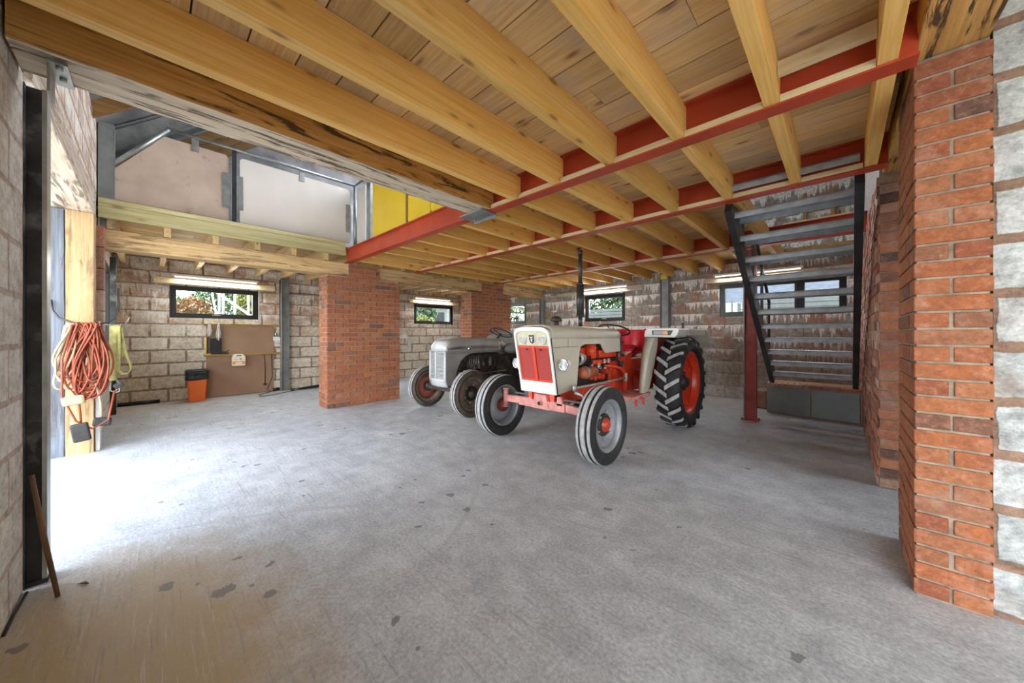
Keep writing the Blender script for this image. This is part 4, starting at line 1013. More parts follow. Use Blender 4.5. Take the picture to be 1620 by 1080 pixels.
for s in (-1, 1):
    c = Vector(P3(s*.09, 1.022, .0)); MB().cyl(c+Vector((0, .004, 0)), c+Vector((0, -.010, 0)), .009, seg=10).build('grille_clip', M['engine'], g)
# head lamps
for s, yy, zz in ((1, 2.80, .885), (-1, 2.80, .865)):
    c = Vector((CX+s*(HW+.075), yy-.05, zz)); 
    hl = MB().lathe([(-.0, .052), (.03, .05), (.07, .038), (.09, .015), (.092, .001)], c, 1, 24).tube([c+Vector((-s*.02, .05, 0)), (CX+s*HW, yy, zz)], .012).build('headlamp', M['cream_white'], T)
    MB().lathe([(.004, .053), (-.010, .056), (-.016, .052), (-.012, .046), (.0, .046)], c, 1, 28, closed=True).build('lamp_bezel', M['chrome'], hl)
    MB().lathe([(-.004, .048), (-.013, .03), (-.016, .001)], c, 1, 24).build('lamp_lens', M['lens'], hl)
    MB().cyl(c+Vector((0, .02, -.05)), c+Vector((0, .02, -.072)), .008, seg=8).build('lamp_bolt', M['chrome'], hl)
# exhaust, air cap
ex = MB().cyl((CX, 3.522, 1.255), (CX, 3.522, 1.40), .024, seg=16).cyl((CX, 3.522, 1.385), (CX, 3.522, 1.40), .05, seg=20).cyl((CX, 3.522, 1.40), (CX, 3.522, 1.76), .044, seg=20).cyl((CX, 3.522, 1.76), (CX, 3.522, 1.79), .044, .024, seg=20).cyl((CX, 3.522, 1.79), (CX, 3.522, 2.14), .023, seg=16).cyl((CX, 3.522, 2.12), (CX, 3.522, 2.17), .027, seg=16)
ex.obox((CX-.01, 3.51, 2.19), (.045, .06, .006), (.5, .3, 0)).build('exhaust_stack', M['dark_steel'], T)
MB().lathe([(0, .03), (.045, .028), (.05, .055), (.058, .066), (.075, .062), (.098, .045), (.108, .025), (.11, .001)], (CX, 3.045, 1.265), 2, 24).build('air_precleaner', M['engine'], T)
# chassis and engine
MB().box(CX-.17, CX-.12, 2.78, 4.02, .47, .60).box(CX+.12, CX+.17, 2.78, 4.02, .47, .60).box(CX-.17, CX+.17, 2.80, 2.88, .46, .62).box(CX+.17, CX+.205, 2.93, 3.25, .475, .61).build('chassis_rail', M['tr_red'], T, bevel=.004)
eb = MB().box(CX-.12, CX+.13, 3.12, 3.95, .50, .92)
eb.build('engine_block', M['engine_black'], T, bevel=.01)
MB().box(CX-.10, CX+.10, 3.16, 3.92, .92, 1.02).build('cylinder_head', M['tr_red_clean'], T, bevel=.01)
MB().box(CX-.18, CX+.18, 2.80, 2.90, .62, 1.12).build('radiator', M['engine_black'], T)
MB().cyl((CX+.10, 3.0, .92), (CX+.10, 3.03, .92), .10, seg=24).cyl((CX+.08, 3.03, .90), (CX+.08, 3.12, .90), .05).build('fan_pulley', M['orange_iron'], T)
MB().lathe([(0, .062), (.01, .075), (.05, .075), (.055, .066), (.07, .066), (.075, .058), (.12, .05)], (CX+.185, 3.16, .915), 1, 24).build('alternator', M['alu'], T)
st_ = MB().lathe([(0, .001), (.004, .055), (.06, .062), (.07, .068), (.085, .068), (.09, .062), (.28, .062), (.285, .05), (.33, .04)], (CX+.20, 3.20, .755), 1, 24)
st_.build('dynamo', M['orange_iron'], T)
MB().lathe([(.0, .07), (.015, .075), (.03, .07)], (CX+.20, 3.275, .755), 1, 24).build('dynamo_band', M['alu'], T)
# red fuel canister and tank under the bonnet
MB().cyl((CX+.15, 3.50, .90), (CX+.15, 3.50, 1.06), .062, seg=24).build('filter_canister', M['tr_red_clean'], T)
MB().box(CX+.02, CX+.205, 3.60, 4.03, .90, .99).build('fuel_tank', M['tr_red_clean'], T, bevel=.015)
MB().box(CX+.0, CX+.17, 3.54, 3.95, .82, .875).build('side_cover', M['tr_red_clean'], T, bevel=.01)
# fuel pump cluster and pipework
r = random.Random(4); pm = MB(); pa = MB(); pr = MB()
for k in range(12):
    y = 3.14+.06*k+r.uniform(-.02, .02); z = .70+r.uniform(-.04, .22); x = CX+.15+r.uniform(0, .05)
    pm.tube([(x-.05, y, z), (x+.03, y+r.uniform(-.05, .05), z+.02), (x, y+.06, z+r.uniform(.03, .12))], .007, 6)
for k in range(7): pa.lathe([(0, .02), (.03, .022), (.035, .014), (.05, .012)], (CX+.175+r.uniform(-.01, .02), 3.48+.065*k, .79+r.uniform(-.08, .05)), 2, 12); pr.obox((CX+.16, 3.45+.09*k, .70+r.uniform(-.03, .06)), (.07, .06, .06), (r.uniform(-.3, .3), 0, 0))
pm.build('pipework', M['engine_black'], T); pa.build('pump_fittings', M['alu'], T); pr.build('pump_housing', M['tr_red'], T)
# clutch housing, gearbox, axle
MB().box(CX-.15, CX+.16, 3.95, 4.35, .42, .84).box(CX-.17, CX+.17, 4.30, 5.05, .40, .86).build('gearbox', M['tr_red'], T, bevel=.02)
MB().cyl((-2.99, 4.72, .568), (-1.49, 4.72, .568), .075, seg=20).cyl((-2.62, 4.72, .568), (-1.86, 4.72, .568), .12, seg=20).build('rear_axle', M['tr_red'], T)
MB().tube([(CX+.17, 3.78, .80), (CX+.24, 3.86, .79), (CX+.27, 4.0, .76), (CX+.275, 4.10, .70), (CX+.275, 4.13, .60), (CX+.275, 4.13, .47)], .017, 10).build('brake_pipe', M['tr_red_clean'], T)
MB().obox((CX+.20, 4.20, .90), (.15, .24, .05), (.25, 0, 0)).obox((CX+.14, 4.32, .86), (.16, .2, .10), (.1, 0, 0)).build('top_cover', M['tr_red'], T)
lv = MB()
for x, y, z, dx, dy, dz in ((.10, 4.25, .85, .03, .10, .22), (.02, 4.30, .86, -.03, .16, .26), (.18, 4.45, .85, .05, .10, .14), (.20, 4.12, .80, .05, .0, .12)): lv.tube([(CX+x, y, z), (CX+x+dx*.4, y+dy*.3, z+dz*.5), (CX+x+dx, y+dy, z+dz)], .008, 6).sphere((CX+x+dx, y+dy, z+dz), .018, 10, 6)
lv.build('gear_lever', M['engine_black'], T)
MB().box(CX-.20, CX+.20, 4.02, 4.08, .84, 1.10).build('bulkhead', M['engine_black'], T)
# floor plates
for s in (1, -1):
    fp = MB().obox((CX+s*.40, 4.02, .455), (.26, .52, .012)).obox((CX+s*.52, 4.02, .44), (.012, .52, .04)).obox((CX+s*.40, 3.77, .44), (.26, .012, .04))
    fp.build('footplate', M['pink_red'], T)
    br = MB().box(CX+s*.50-.012, CX+s*.50+.012, 3.92, 3.94, .33, .45).box(CX+s*.50-.012, CX+s*.50+.012, 4.12, 4.14, .33, .45).box(CX+s*.18-.02, CX+s*.18+.35*s, 4.0, 4.04, .41, .44) if s > 0 else MB().box(CX-.53, CX-.18, 4.0, 4.04, .41, .44)
    br.build('plate_bracket', M['tr_red'], T)
# draglink and front axle
MB().tube([(CX+.40, 2.80, .66), (CX+.385, 3.4, .655), (CX+.33, 4.0, .65)], .012, 8).cyl((CX+.40, 2.80, .635), (CX+.40, 2.80, .69), .022, seg=12).cyl((CX+.33, 4.02, .60), (CX+.33, 4.02, .70), .02, seg=12).build('drag_link', M['alu'], T)
MB().tube([(CX+.40, 2.80, .62), (CX+.47, 2.82, .60), (CX+.55, 2.82, .52)], .016, 8).build('steering_arm', M['alu'], T)
ax = MB().bar((CX-.30, 2.80, .455), (CX+.30, 2.80, .455), .06, .085).bar((CX+.12, 2.80, .47), (CX+.585, 2.82, .43), .05, .075).bar((CX-.12, 2.80, .47), (CX-.55, 2.82, .45), .05, .075)
ax.prism([(CX-.12, .41), (CX+.12, .41), (CX+.07, .56), (CX-.07, .56)], 1, 2.765, 2.835)
ax.prism([(CX+.20, .47), (CX+.28, .47), (CX+.26, .56), (CX+.21, .56)], 1, 2.77, 2.80)
ax.cyl((CX, 2.75, .47), (CX, 2.84, .47), .028, seg=14)
ax.build('front_axle', M['pink_red'], T, bevel=.005)
for s in (-1, 1):
    kp = MB().cyl((CX+s*.555, 2.83, .35), (CX+s*.555, 2.83, .545), .030, seg=14).cyl((CX+s*.555, 2.83, .545), (CX+s*.555, 2.83, .56), .038, seg=14).cyl((CX+s*.555, 2.83, .345), (CX+s*.555, 2.83, .36), .036, seg=14).cyl((CX+s*.555, 2.835, .40), (CX+s*.63, 2.86, .352), .03, seg=12)
    kp.build('king_pin', M['pink_red'], T)
mb = MB().cyl((CX, 2.745, .47), (CX, 2.752, .47), .02, seg=6); mb.build('pivot_bolt', M['engine_black'], T)
MB().tube([(CX-.5, 2.93, .50), (CX+.5, 2.93, .50)], .011, 8).build('track_rod', M['alu'], T)
# wings
def wing(t, s, cx, y0, z0, R, wi, mat, a0, a1, mat_in=None, x_in=None, name='wing', thick=.01, crown=.03):
    rows = []
    for i in range(19):
        a = a0+(a1-a0)*i/18
        row = []
        for u, dr in ((0, -.06), (0.0, 0), (.04, crown*.7), (.5, crown), (.96, crown*.7), (1, 0), (1, -.025)):
            x = x_in+s*wi*u; r_ = R+dr; row.append((x, y0-r_*math.sin(a), z0+r_*math.cos(a)))
        rows.append(row)
    o = MB().grid(rows, 0, True).build(name, mat, t, solid=thick)
    sd_ = MB(); pts = []
    for i in range(19):
        a = a0+(a1-a0)*i/18; pts.append((y0-R*math.sin(a), z0+R*math.cos(a)))
    inner = [(y0-.30*math.sin(a0+(a1-a0)*i/8), z0+.30*math.cos(a0+(a1-a0)*i/8)) for i in range(8, -1, -1)]
    sd_.prism(pts+inner, 0, *sorted((x_in, x_in-s*.008)))
    sd_.build('wing_side', mat_in or mat, o)
    return o
for s in (1, -1):
    xi = CX+s*.48
    def sx_(a, b_): return sorted((xi+s*a, xi+s*b_))
    MB().prism([(4.06, .47), (4.115, .75), (4.18, 1.0), (4.27, 1.16), (4.36, 1.235), (5.3, 1.235), (5.48, 1.19), (5.62, 1.0), (5.60, .55)], 0, *sx_(0, -.01)).build('wing_inner', M['tr_red'], T)
    prof = [(4.055, .47), (4.085, .65), (4.12, .83), (4.165, .97), (4.215, 1.07), (4.25, 1.15)]
    wd = [.048, .062, .076, .086, .098, .11]
    mb = MB().grid([[(xi, y, z), (xi+s*w_, y, z)] for (y, z), w_ in zip(prof, wd)], 0, True)
    mb.grid([[(xi+s*w_, y, z), (xi+s*(w_+.004), y+d_, z+.01)] for (y, z), w_, d_ in zip(prof, wd, (.15, .19, .21, .20, .15, .08))], 0, False)
    wo = mb.build('wing', M['cream'], T, solid=.010)
    deck = [(4.24, 1.15), (4.22, 1.19), (4.235, 1.235), (4.28, 1.25), (4.60, 1.25), (4.60, 1.20), (4.30, 1.145)]
    hb_ = MB(); v = []
    fx = [(0, 1.143), (.355, 1.137), (.385, 1.165), (.415, 1.235), (.395, 1.25), (.045, 1.252), (.008, 1.215)]
    hb_.prism([(xi+s*a, z) for a, z in fx][::s], 1, 4.20, 4.58).build('lamp_housing', M['cream_white'], wo, bevel=.010)
    MB().box(*sx_(0, .40), 4.58, 5.32, 1.225, 1.243).box(*sx_(.38, .40), 4.58, 5.30, 1.16, 1.23).build('wing_top', M['cream'], wo, bevel=.004)
    MB().grid([[(xi, y, z), (xi+s*.40, y, z)] for y, z in ((5.31, 1.236), (5.42, 1.20), (5.51, 1.12), (5.56, 1.0))], 0, True).build('wing_tail', M['cream'], wo, solid=.01)
    MB().prism([(xi+s*a, z) for a, z in ((.105, 1.168), (.315, 1.165), (.345, 1.222), (.10, 1.222))][::s], 1, 4.196, 4.204).build('lamp_bezel', M['black_frame'], wo)
    MB().box(*sx_(.12, .225), 4.188, 4.2, 1.172, 1.214).build('side_lamp', M['lens'], wo, bevel=.003)
    MB().box(*sx_(.225, .285), 4.188, 4.2, 1.172, 1.214).build('indicator_lamp', M['amber'], wo, bevel=.003)
    MB().cyl((xi+s*.40, 4.36, 1.24), (xi+s*.40, 4.36, 1.30), .008, seg=8).cyl((xi+s*.40, 4.36, 1.29), (xi+s*.40, 4.36, 1.31), .008, .022, seg=10).build('wing_pin', M['dark_steel'], wo)
# seat
bk = MB(); ro = []
for z, rr_, yo in ((.985, .205, 0), (1.0, .235, .0), (1.08, .245, .012), (1.17, .24, .03), (1.225, .225, .042), (1.245, .19, .046)):
    ro.append([(CX+rr_*math.sin(th), 4.86+yo+.20*math.cos(th), z-.0) for th in [(-1.75+3.5*k/14) for k in range(15)]])
bk.grid(ro, 0, True)
bk.build('seat_back', M['seat_red'], T, solid=.05, subsurf=1)
MB().sphere((CX, 4.80, .955), .24, 20, 10, (1, .92, .30)).build('seat_cushion', M['seat_red'], T)
MB().box(CX-.05, CX+.05, 4.75, 4.95, .80, .93).tube([(CX-.18, 4.95, .80), (CX-.20, 5.02, .92), (CX-.16, 5.05, 1.0)], .014).tube([(CX+.18, 4.95, .80), (CX+.20, 5.02, .92), (CX+.16, 5.05, 1.0)], .014).build('seat_bracket', M['engine_black'], T)
steering(T, (CX+.02, 4.32, 1.23), .205, -.35+.0, M['black_rub'], 3, (CX, 4.05, .95), M['engine_black'])
MB().tube([(CX+.225, 4.10, 1.17), (CX+.225, 4.115, .80)], .013, 8).tube([(CX+.225, 4.115, .90), (CX+.20, 4.13, .74)], .03, 8).build('throttle_rod', M['dark_steel'], T)

# ---- grey tractor ----------------------------------------------------------
GX = -4.35
G = root('grey_tractor', (GX, 4.1, 0), 'vintage grey tractor with slatted grille standing behind the white one', 'tractor')
grub = [M['black_rub'], M['dusty_rub']]
front_wheel(G, -3.80, 3.14, .335, .125, [M['brown_rub'], M['dusty_rub']], M['wheel_mud'], M['wheel_mud'], M['engine'], 1, 0, .235)
front_wheel(G, -4.90, 3.14, .335, .125, [M['brown_rub'], M['dusty_rub']], M['wheel_mud'], M['wheel_rust'], M['engine_black'], -1, 0, .235)
rear_wheel(G, -3.72, 4.95, .58, .27, grub, M['wheel_mud'], 1, .36)
rear_wheel(G, -4.98, 4.95, .58, .27, grub, M['wheel_mud'], -1, .36)
# cowl: rounded section lofted from the nose to the dash
def gsec(y, z0, z1, w, n=18, nose=0, e=.45):
    pts = [(GX-w, y, z0), (GX-w, y, z0+(z1-z0)*.4)]
    for i in range(n+1):
        a = PI*i/n; cx, sz = math.cos(a), math.sin(a)
        pts.append((GX-math.copysign(abs(cx)**e, cx)*w, y, z1-.16+.16*abs(sz)**.6))
    pts += [(GX+w, y, z0+(z1-z0)*.4), (GX+w, y, z0)]
    return pts
rows = []
for y, z1, w in ((2.965, 1.055, .175), (3.0, 1.085, .205), (3.05, 1.10, .213), (3.2, 1.115, .218), (3.5, 1.125, .222), (3.8, 1.12, .225), (4.0, 1.10, .225), (4.06, 1.085, .22)):
    rows.append(gsec(y, .885, z1, w))
MB().grid(rows, 0, True).build('bonnet', M['fergie'], G, solid=.008)
mb = MB()
for s in (-1, 1):
    arc_ = [(3.12+.02, .42), (3.135, .55), (3.16, .66), (3.22, .77), (3.31, .845), (3.42, .88), (3.55, .893), (4.05, .91), (4.05, .93), (2.99, .93), (2.955, .90), (2.95, .50), (2.98, .42)]
    mb.prism(arc_, 0, *sorted((GX+s*.216, GX+s*.206)))
mb.build('cowl_side', M['fergie'], G)
MB().box(GX+.219, GX+.228, 3.02, 4.04, .925, .945).build('bonnet_moulding', M['alu'], G)
# nose: two front faces meeting at a shallow centre ridge
def gy(x, z): return 2.955-.035*(1-min(1, abs(x)/.2))+.03*max(0, (z-.93))/.12+(.04*max(0, .50-z)/.1)
def nose_patch(x0, x1, z0, z1, off=0, t=.012, nx=6, nz=4):
    f = [[(GX+x0+(x1-x0)*i/nx, gy(x0+(x1-x0)*i/nx, z0+(z1-z0)*j/nz)-off, z0+(z1-z0)*j/nz) for i in range(nx+1)] for j in range(nz+1)]
    return f
nm = MB().grid(nose_patch(-.19, .19, .395, .52)).grid(nose_patch(-.02, .02, .52, .925, 0, nx=2)).grid(nose_patch(.17, .208, .40, .93, nx=2)).grid(nose_patch(-.208, -.17, .40, .93, nx=2))
nm.build('nose_cowl', M['fergie_front'], G, solid=.014)
rows = []
for k, (dy, zt, sc_) in enumerate(((0, .92, 1), (.0, .98, 1), (.008, 1.03, .97), (.03, 1.065, .90), (.06, 1.085, .85))):
    rows.append([(GX+.208*sc_*(-1+2*i/16), gy(.208*(-1+2*i/16), .92)+dy+.03*abs(-1+2*i/16)**4, zt-(.05*abs(-1+2*i/16)**4 if k > 1 else 0)) for i in range(17)])
MB().grid(rows, 0, True).build('nose_cap', M['fergie_front'], G, solid=.012)
gr = MB()
for s in (-1, 1):
    for k in range(22):
        z = .53+.018*k
        p, q = Vector((GX+s*.022, gy(.022, z)+.004, z)), Vector((GX+s*.168, gy(.168, z)+.004, z)); gr.bar(p, q, .010, .009)
gr.build('grille_slats', M['fergie_front'], G)
MB().box(GX-.18, GX+.18, 2.985, 3.0, .50, .93).build('grille_backing', M['brown_rub'], G)
MB().box(GX-.16, GX+.16, 3.03, 3.10, .45, .95).build('radiator', M['engine_black'], G)
MB().cyl((GX+.215, 3.12, .47), (GX+.225, 3.12, .47), .02, seg=12).build('cowl_hole', M['engine_black'], G)
MB().sphere((GX+.245, 3.36, .955), .03, 12, 8).cyl((GX+.21, 3.36, .955), (GX+.24, 3.36, .955), .014, seg=8).build('bonnet_catch', M['chrome'], G)
# engine bay
MB().box(GX-.13, GX+.12, 3.14, 4.1, .40, .86).box(GX-.17, GX+.17, 4.05, 5.1, .36, .84).build('engine_block', M['engine'], G, bevel=.01)
r = random.Random(9); e1 = MB(); e2 = MB(); e3 = MB()
for k in range(6): y = 3.42+.035*k; e1.tube([(GX+.13, y, .62), (GX+.19, y, .72), (GX+.15, y+.02, .84)], .0045, 6)
for k, (y, z, rr_, h_) in enumerate(((3.40, .66, .028, .06), (3.62, .63, .035, .10), (3.70, .66, .03, .08), (3.86, .66, .035, .12), (3.95, .66, .028, .12), (3.52, .62, .03, .05))):
    e2.lathe([(0, rr_*.8), (h_*.3, rr_), (h_*.8, rr_), (h_, rr_*.5), (h_+.03, rr_*.4)], (GX+.175, y, z), 2, 14)
e3.cyl((GX+.15, 3.22, .56), (GX+.24, 3.22, .56), .045, seg=16).cyl((GX+.2, 3.30, .60), (GX+.24, 3.30, .60), .03, seg=14).obox((GX+.2, 3.2, .47), (.03, .2, .07)).cyl((GX+.215, 3.2, .47), (GX+.222, 3.2, .47), .022, seg=12)
e1.build('injector_pipe', M['alu'], G); e2.build('engine_fitting', M['engine'], G); e3.build('water_pump', M['alu'], G)
MB().tube([(GX+.2, 3.45, .55), (GX+.21, 4.2, .56)], .012, 8).tube([(GX+.22, 3.25, .45), (GX+.24, 4.3, .45)], .014, 8).build('steering_rod', M['engine'], G)
MB().bar((GX-.48, 3.13, .34), (GX+.48, 3.13, .34), .05, .07).bar((GX-.2, 3.10, .40), (GX+.2, 3.10, .40), .08, .08).cyl((GX+.45, 3.13, .28), (GX+.45, 3.13, .43), .025).cyl((GX-.45, 3.13, .28), (GX-.45, 3.13, .43), .025).cyl((GX-.55, 3.14, .335), (GX+.55, 3.14, .335), .02).build('front_axle', M['engine'], G)
MB().cyl((-4.98, 4.95, .58), (-3.72, 4.95, .58), .08, seg=20).build('rear_axle', M['engine'], G)
# tank cowling, dash, steering
rows = [gsec(4.06, .86, 1.095, .20, e=.5), gsec(4.15, .86, 1.10, .16, e=.6), gsec(4.30, .84, 1.02, .12, e=.7)]
MB().grid(rows, 0, True).build('dash_cowl', M['fergie'], G, solid=.01)
MB().sphere((GX+.16, 4.42, .93), .17, 18, 10, (.7, 1.4, .55)).build('battery_cover', M['fergie'], G)
steering(G, (GX+.0, 4.28, 1.20), .20, -.40, M['black_rub'], 3, (GX, 4.08, 1.0), M['engine_black'], .010)
MB().sphere((GX, 4.98, .98), .23, 18, 10, (1, .85, .28)).box(GX-.03, GX+.03, 4.9, 5.0, .8, .94).build('seat', M['fergie'], G)
for s in (1, -1): wing(G, s, 0, 4.95, .58, .64, .24, M['fergie'], -.9, 1.15, x_in=GX+s*.45)

# ================================================================== PROPS
wb = root('workboard', (-8.47, 1.25, 0), 'brown plywood workboard with two timber battens on the left wall', 'board')
MB().box(-8.495, -8.478, .716, 1.765, .005, 1.33).build('plywood_sheet', M['ply'], wb)
MB().box(-8.478, -8.45, .68, 1.875, 1.325, 1.362).build('batten', M['brown_y'], wb)
MB().box(-8.478, -8.43, .68, 1.875, .765, .80).build('batten', M['brown_y'], wb)
hb = MB()
for y in (.755, .885): hb.tube([(-8.45, y, 1.345), (-8.41, y, 1.34), (-8.405, y, 1.36)], .005, 6)
hb.build('hook', M['chrome'], wb)
def rag(y, z0, z1, w, label):
    r = random.Random(int(y*100)); rows = []
    for i in range(9):
        f = i/8; rows.append([(-8.415+.012*math.sin(k*1.7+i*.3), y+(-.5+k/6)*w*(.25+1.0*f if f < .6 else .85-.6*(f-.6)/.4*(.4+.6*abs(k-3)/3)), z1-(z1-z0)*f*(1-.10*abs(math.sin(k*1.3)))) for k in range(7)])
    o = MB().grid(rows, 0, True).build('white_rag', M['cloth_white'], solid=.006); tag(o, label, 'rag')
rag(.755, 1.13, 1.35, .10, 'white rag hanging on the left hook of the workboard')
rag(.885, 1.03, 1.35, .09, 'longer white rag hanging on the right hook of the workboard')
sq = root('framing_square', (-8.44, .72, .80), 'yellow-edged black set square standing on the workboard batten', 'tool')
MB().box(-8.44, -8.435, .70, .715, .80, 1.12).box(-8.44, -8.435, .70, .95, .80, .812).build('yellow_edge', M['yellow_panel'], sq)
MB().prism([(.722, .82), (.725, 1.12), (.745, 1.12), (.745, .82)], 0, -8.44, -8.432).build('black_blade', M['black_frame'], sq)
tb = MB().box(-8.45, -8.41, .765, .925, .83, 1.10)
for k in range(5): tb.box(-8.408, -8.404, .78+.028*k, .80+.028*k, .86, 1.07)
o = tb.build('tool_caddy', M['black_rub'], bevel=.006); tag(o, 'black tool caddy standing behind the white rags', 'caddy')
o = MB().box(-8.455, -8.405, .78, 1.03, .802, .828).tube([(-8.42, .92, .84), (-8.40, 1.0, .845), (-8.41, 1.04, .875)], .009).build('black_saw', M['black_rub'], bevel=.004); tag(o, 'flat black tool lying on the workboard batten', 'tool')
fa = root('first_aid_case', (-8.41, 1.18, .56), 'cream and orange first aid case hung on the workboard batten', 'case')
def rr(y0, y1, z0, z1, r, x0, x1):
    pts = rrect(y0, y1, z0, z1, r, 4); return MB().prism(pts, 0, x0, x1)
MB().prism([(1.08, .57), (1.28, .57), (1.285, .72), (1.27, .765), (1.235, .79), (1.125, .79), (1.09, .765), (1.075, .72)], 0, -8.43, -8.36).build('case_body', M['first_aid'], fa, bevel=.006)
MB().box(-8.361, -8.357, 1.085, 1.275, .60, .655).build('orange_band', M['first_orange'], fa)
MB().box(-8.358, -8.354, 1.13, 1.23, .605, .64).build('label_plate', M['white_pl'], fa)
MB().box(-8.362, -8.357, 1.14, 1.22, .755, .772).build('handle_slot', M['black_frame'], fa)
sym = MB().box(-8.361, -8.357, 1.10, 1.15, .70, .706).box(-8.361, -8.357, 1.10, 1.17, .688, .693).box(-8.361, -8.357, 1.20, 1.215, .675, .72).box(-8.361, -8.357, 1.185, 1.23, .69, .705)
sym.build('printed_mark', M['first_orange'], fa)
sk = root('socket_outlet', (-8.47, 1.81, 1.04), 'white double socket on the wall beside the workboard', 'socket')
MB().box(-8.498, -8.46, 1.755, 1.875, 1.04, 1.12).build('face_plate', M['white_pl'], sk, bevel=.003)
MB().box(-8.462, -8.457, 1.78, 1.80, 1.09, 1.105).box(-8.462, -8.457, 1.835, 1.855, 1.09, 1.105).build('rocker', M['cloth_white'], sk)
MB().cyl((-8.47, 1.80, 1.12), (-8.47, 1.80, 1.20), .018).build('knob', M['alu'], sk)
o = MB().tube([(-8.465, 1.87, 1.10), (-8.48, 1.872, 1.6), (-8.48, 1.872, 2.3)], .007, 6).build('wall_cable', M['black_rub']); tag(o, 'black cable running up the wall from the double socket', 'cable')
o = MB().tube([(-8.45, 1.60, .78), (-8.46, 1.615, .5), (-8.455, 1.61, .18)], .006, 6).cyl((-8.455, 1.61, .18), (-8.455, 1.61, .145), .03, .02).build('hanging_cable', M['black_rub']); tag(o, 'black cable with a plug hanging down the workboard', 'cable')
o = MB().tube([(-8.44, 1.72, .78), (-8.44, 1.73, .3), (-8.42, 1.66, .12), (-8.40, 1.63, .06), (-8.36, 1.70, .012), (-8.1, 1.45, .01), (-7.85, 1.42, .01), (-7.9, 1.62, .01), (-8.1, 1.9, .01), (-8.2, 2.05, .01)], .006, 6).build('floor_cable', M['black_rub']); tag(o, 'thin black cable looping onto the floor below the workboard', 'cable')
o = MB().tube([(-8.2, 2.02, .03), (-8.25, 2.3, .035), (-8.3, 2.7, .05), (-8.32, 3.1, .06)], [.03, .04, .06, .05], 10, flat=.6).build('membrane_roll', M['black_bag']); tag(o, 'crumpled black membrane lying along the foot of the left wall', 'membrane')
o = MB().tube([(-8.45, -.36, .03), (-8.45, -.1, .035), (-8.45, .12, .03)], .03, 8).build('membrane_strip', M['black_bag']); tag(o, 'black membrane strip in the far front corner of the floor', 'membrane')
o = MB().tube([(-8.47, 1.75, .03), (-8.46, 1.86, .045)], .03, 8).build('membrane_scrap', M['black_bag']); tag(o, 'small black membrane scrap at the foot of the grey column', 'membrane')
# bin
bn_ = root('waste_bin', (-8.27, .575, 0), 'orange plastic bin lined with a black bag against the left wall', 'bin')
rows = []
for z, hx, hy, r in ((.0, .095, .095, .02), (.0, .105, .105, .02), (.40, .13, .125, .02)):
    rows.append([(-8.27+px_, .575+py_, z) for px_, py_ in rrect(-hx, hx, -hy, hy, r, 4)])
MB().grid(rows, 0, False, True).build('bin_body', M['orange_bin'], bn_, solid=.004)
rr_ = random.Random(2); rows = []
for z, k in ((.375, 1.10), (.40, 1.24), (.44, 1.18), (.48, 1.22), (.52, 1.26), (.545, 1.20), (.54, 1.05), (.48, .98), (.42, .7), (.40, .1)):
    pts = rrect(-.13*k, .13*k, -.125*k, .125*k, .03*k, 5)
    rows.append([(-8.27+a*(1+rr_.uniform(-.05, .05)), .575+b_*(1+rr_.uniform(-.05, .05)), z+rr_.uniform(-.008, .008)) for a, b_ in pts])
MB().grid(rows, 0, True, True).build('bin_liner', M['black_bag'], bn_)
# second socket / bottle on the wall between the pillars
o = MB().box(-8.49, -8.45, 4.55, 4.78, 1.06, 1.14).box(-8.49, -8.45, 4.68, 4.74, 1.14, 1.20).build('switch_box', M['white_pl'], bevel=.003); tag(o, 'white switch box on the wall between the brick pillars', 'socket')
o = MB().lathe([(0, .05), (.01, .055), (.10, .05), (.14, .02), (.16, .018)], (-8.42, 4.82, .82), 2, 14).build('hanging_bottle', M['lens']); tag(o, 'pale hanging bottle below the white switch box', 'bottle')

# wire, cables and strap on the doorway post
wy = [(-2.66, -.29, 1.60), (-2.70, -.285, 1.28), (-3.6, -.33, 1.22), (-5.34, -.585, 1.30)]
o = MB().tube([(-5.38, -.64, 1.50), (-5.36, -.63, 1.40), (-5.34, -.59, 1.33), (-5.32, -.50, 1.285), (-5.31, -.40, 1.275), (-5.33, -.30, 1.29), (-5.38, -.25, 1.34), (-5.45, -.23, 1.42), (-5.5, -.225, 1.5), (-5.52, -.23, 1.66)], .009, 8).build('hanging_wire', M['dark_steel']); tag(o, 'bent dark wire hooked across the door post, carrying the cables', 'wire')
def loops(name, mat, n, seed, yc, zt, drop, width, x0, rad, label, spread=.13, tail=None):
    r = random.Random(seed); mb = MB()
    for k in range(n):
        y0 = yc+r.uniform(-spread, spread); d = drop*r.uniform(.72, 1.0); w = width*r.uniform(.45, 1.0); x = x0+r.uniform(0, .07); sk = r.uniform(-.05, .05); yb_ = yc+sk*1.5+(y0-yc)*.2
        pts = []
        for i in range(28):
            a = 2*PI*i/28; h = (1-math.cos(a))/2   # 0 at the hook, 1 at the bottom
            wz = math.sin(a)*w*.5*(h**.55)*1.15
            pts.append((x+.018*math.sin(a*2+k), y0+(yb_-y0)*h+wz+.012*math.sin(3*a+k), zt-d*h+.010*math.sin(a)))
        mb.tube(pts, rad, 7, True)
    if tail:
        for tl in tail: mb.tube(tl, rad, 7)
    o = mb.build(name, mat)
    return tag(o, label, 'cable')
oc = loops('orange_extension_cable', M['orange_cable'], 19, 3, -.415, 1.285, .74, .26, -5.30, .0085, 'coiled orange extension cable hanging in front of the door post', .075,
      [[(-5.24, -.50, 1.27), (-5.22, -.56, .95), (-5.21, -.56, .60), (-5.21, -.48, .36), (-5.20, -.38, .27), (-5.20, -.28, .34), (-5.21, -.24, .62)], [(-5.26, -.44, .9), (-5.24, -.47, .62), (-5.23, -.455, .40), (-5.22, -.45, .33)]])
MB().obox((-5.20, -.45, .25), (.06, .11, .17), (.15, .0, 0)).build('plug_block', M['engine_black'], oc, bevel=.012)
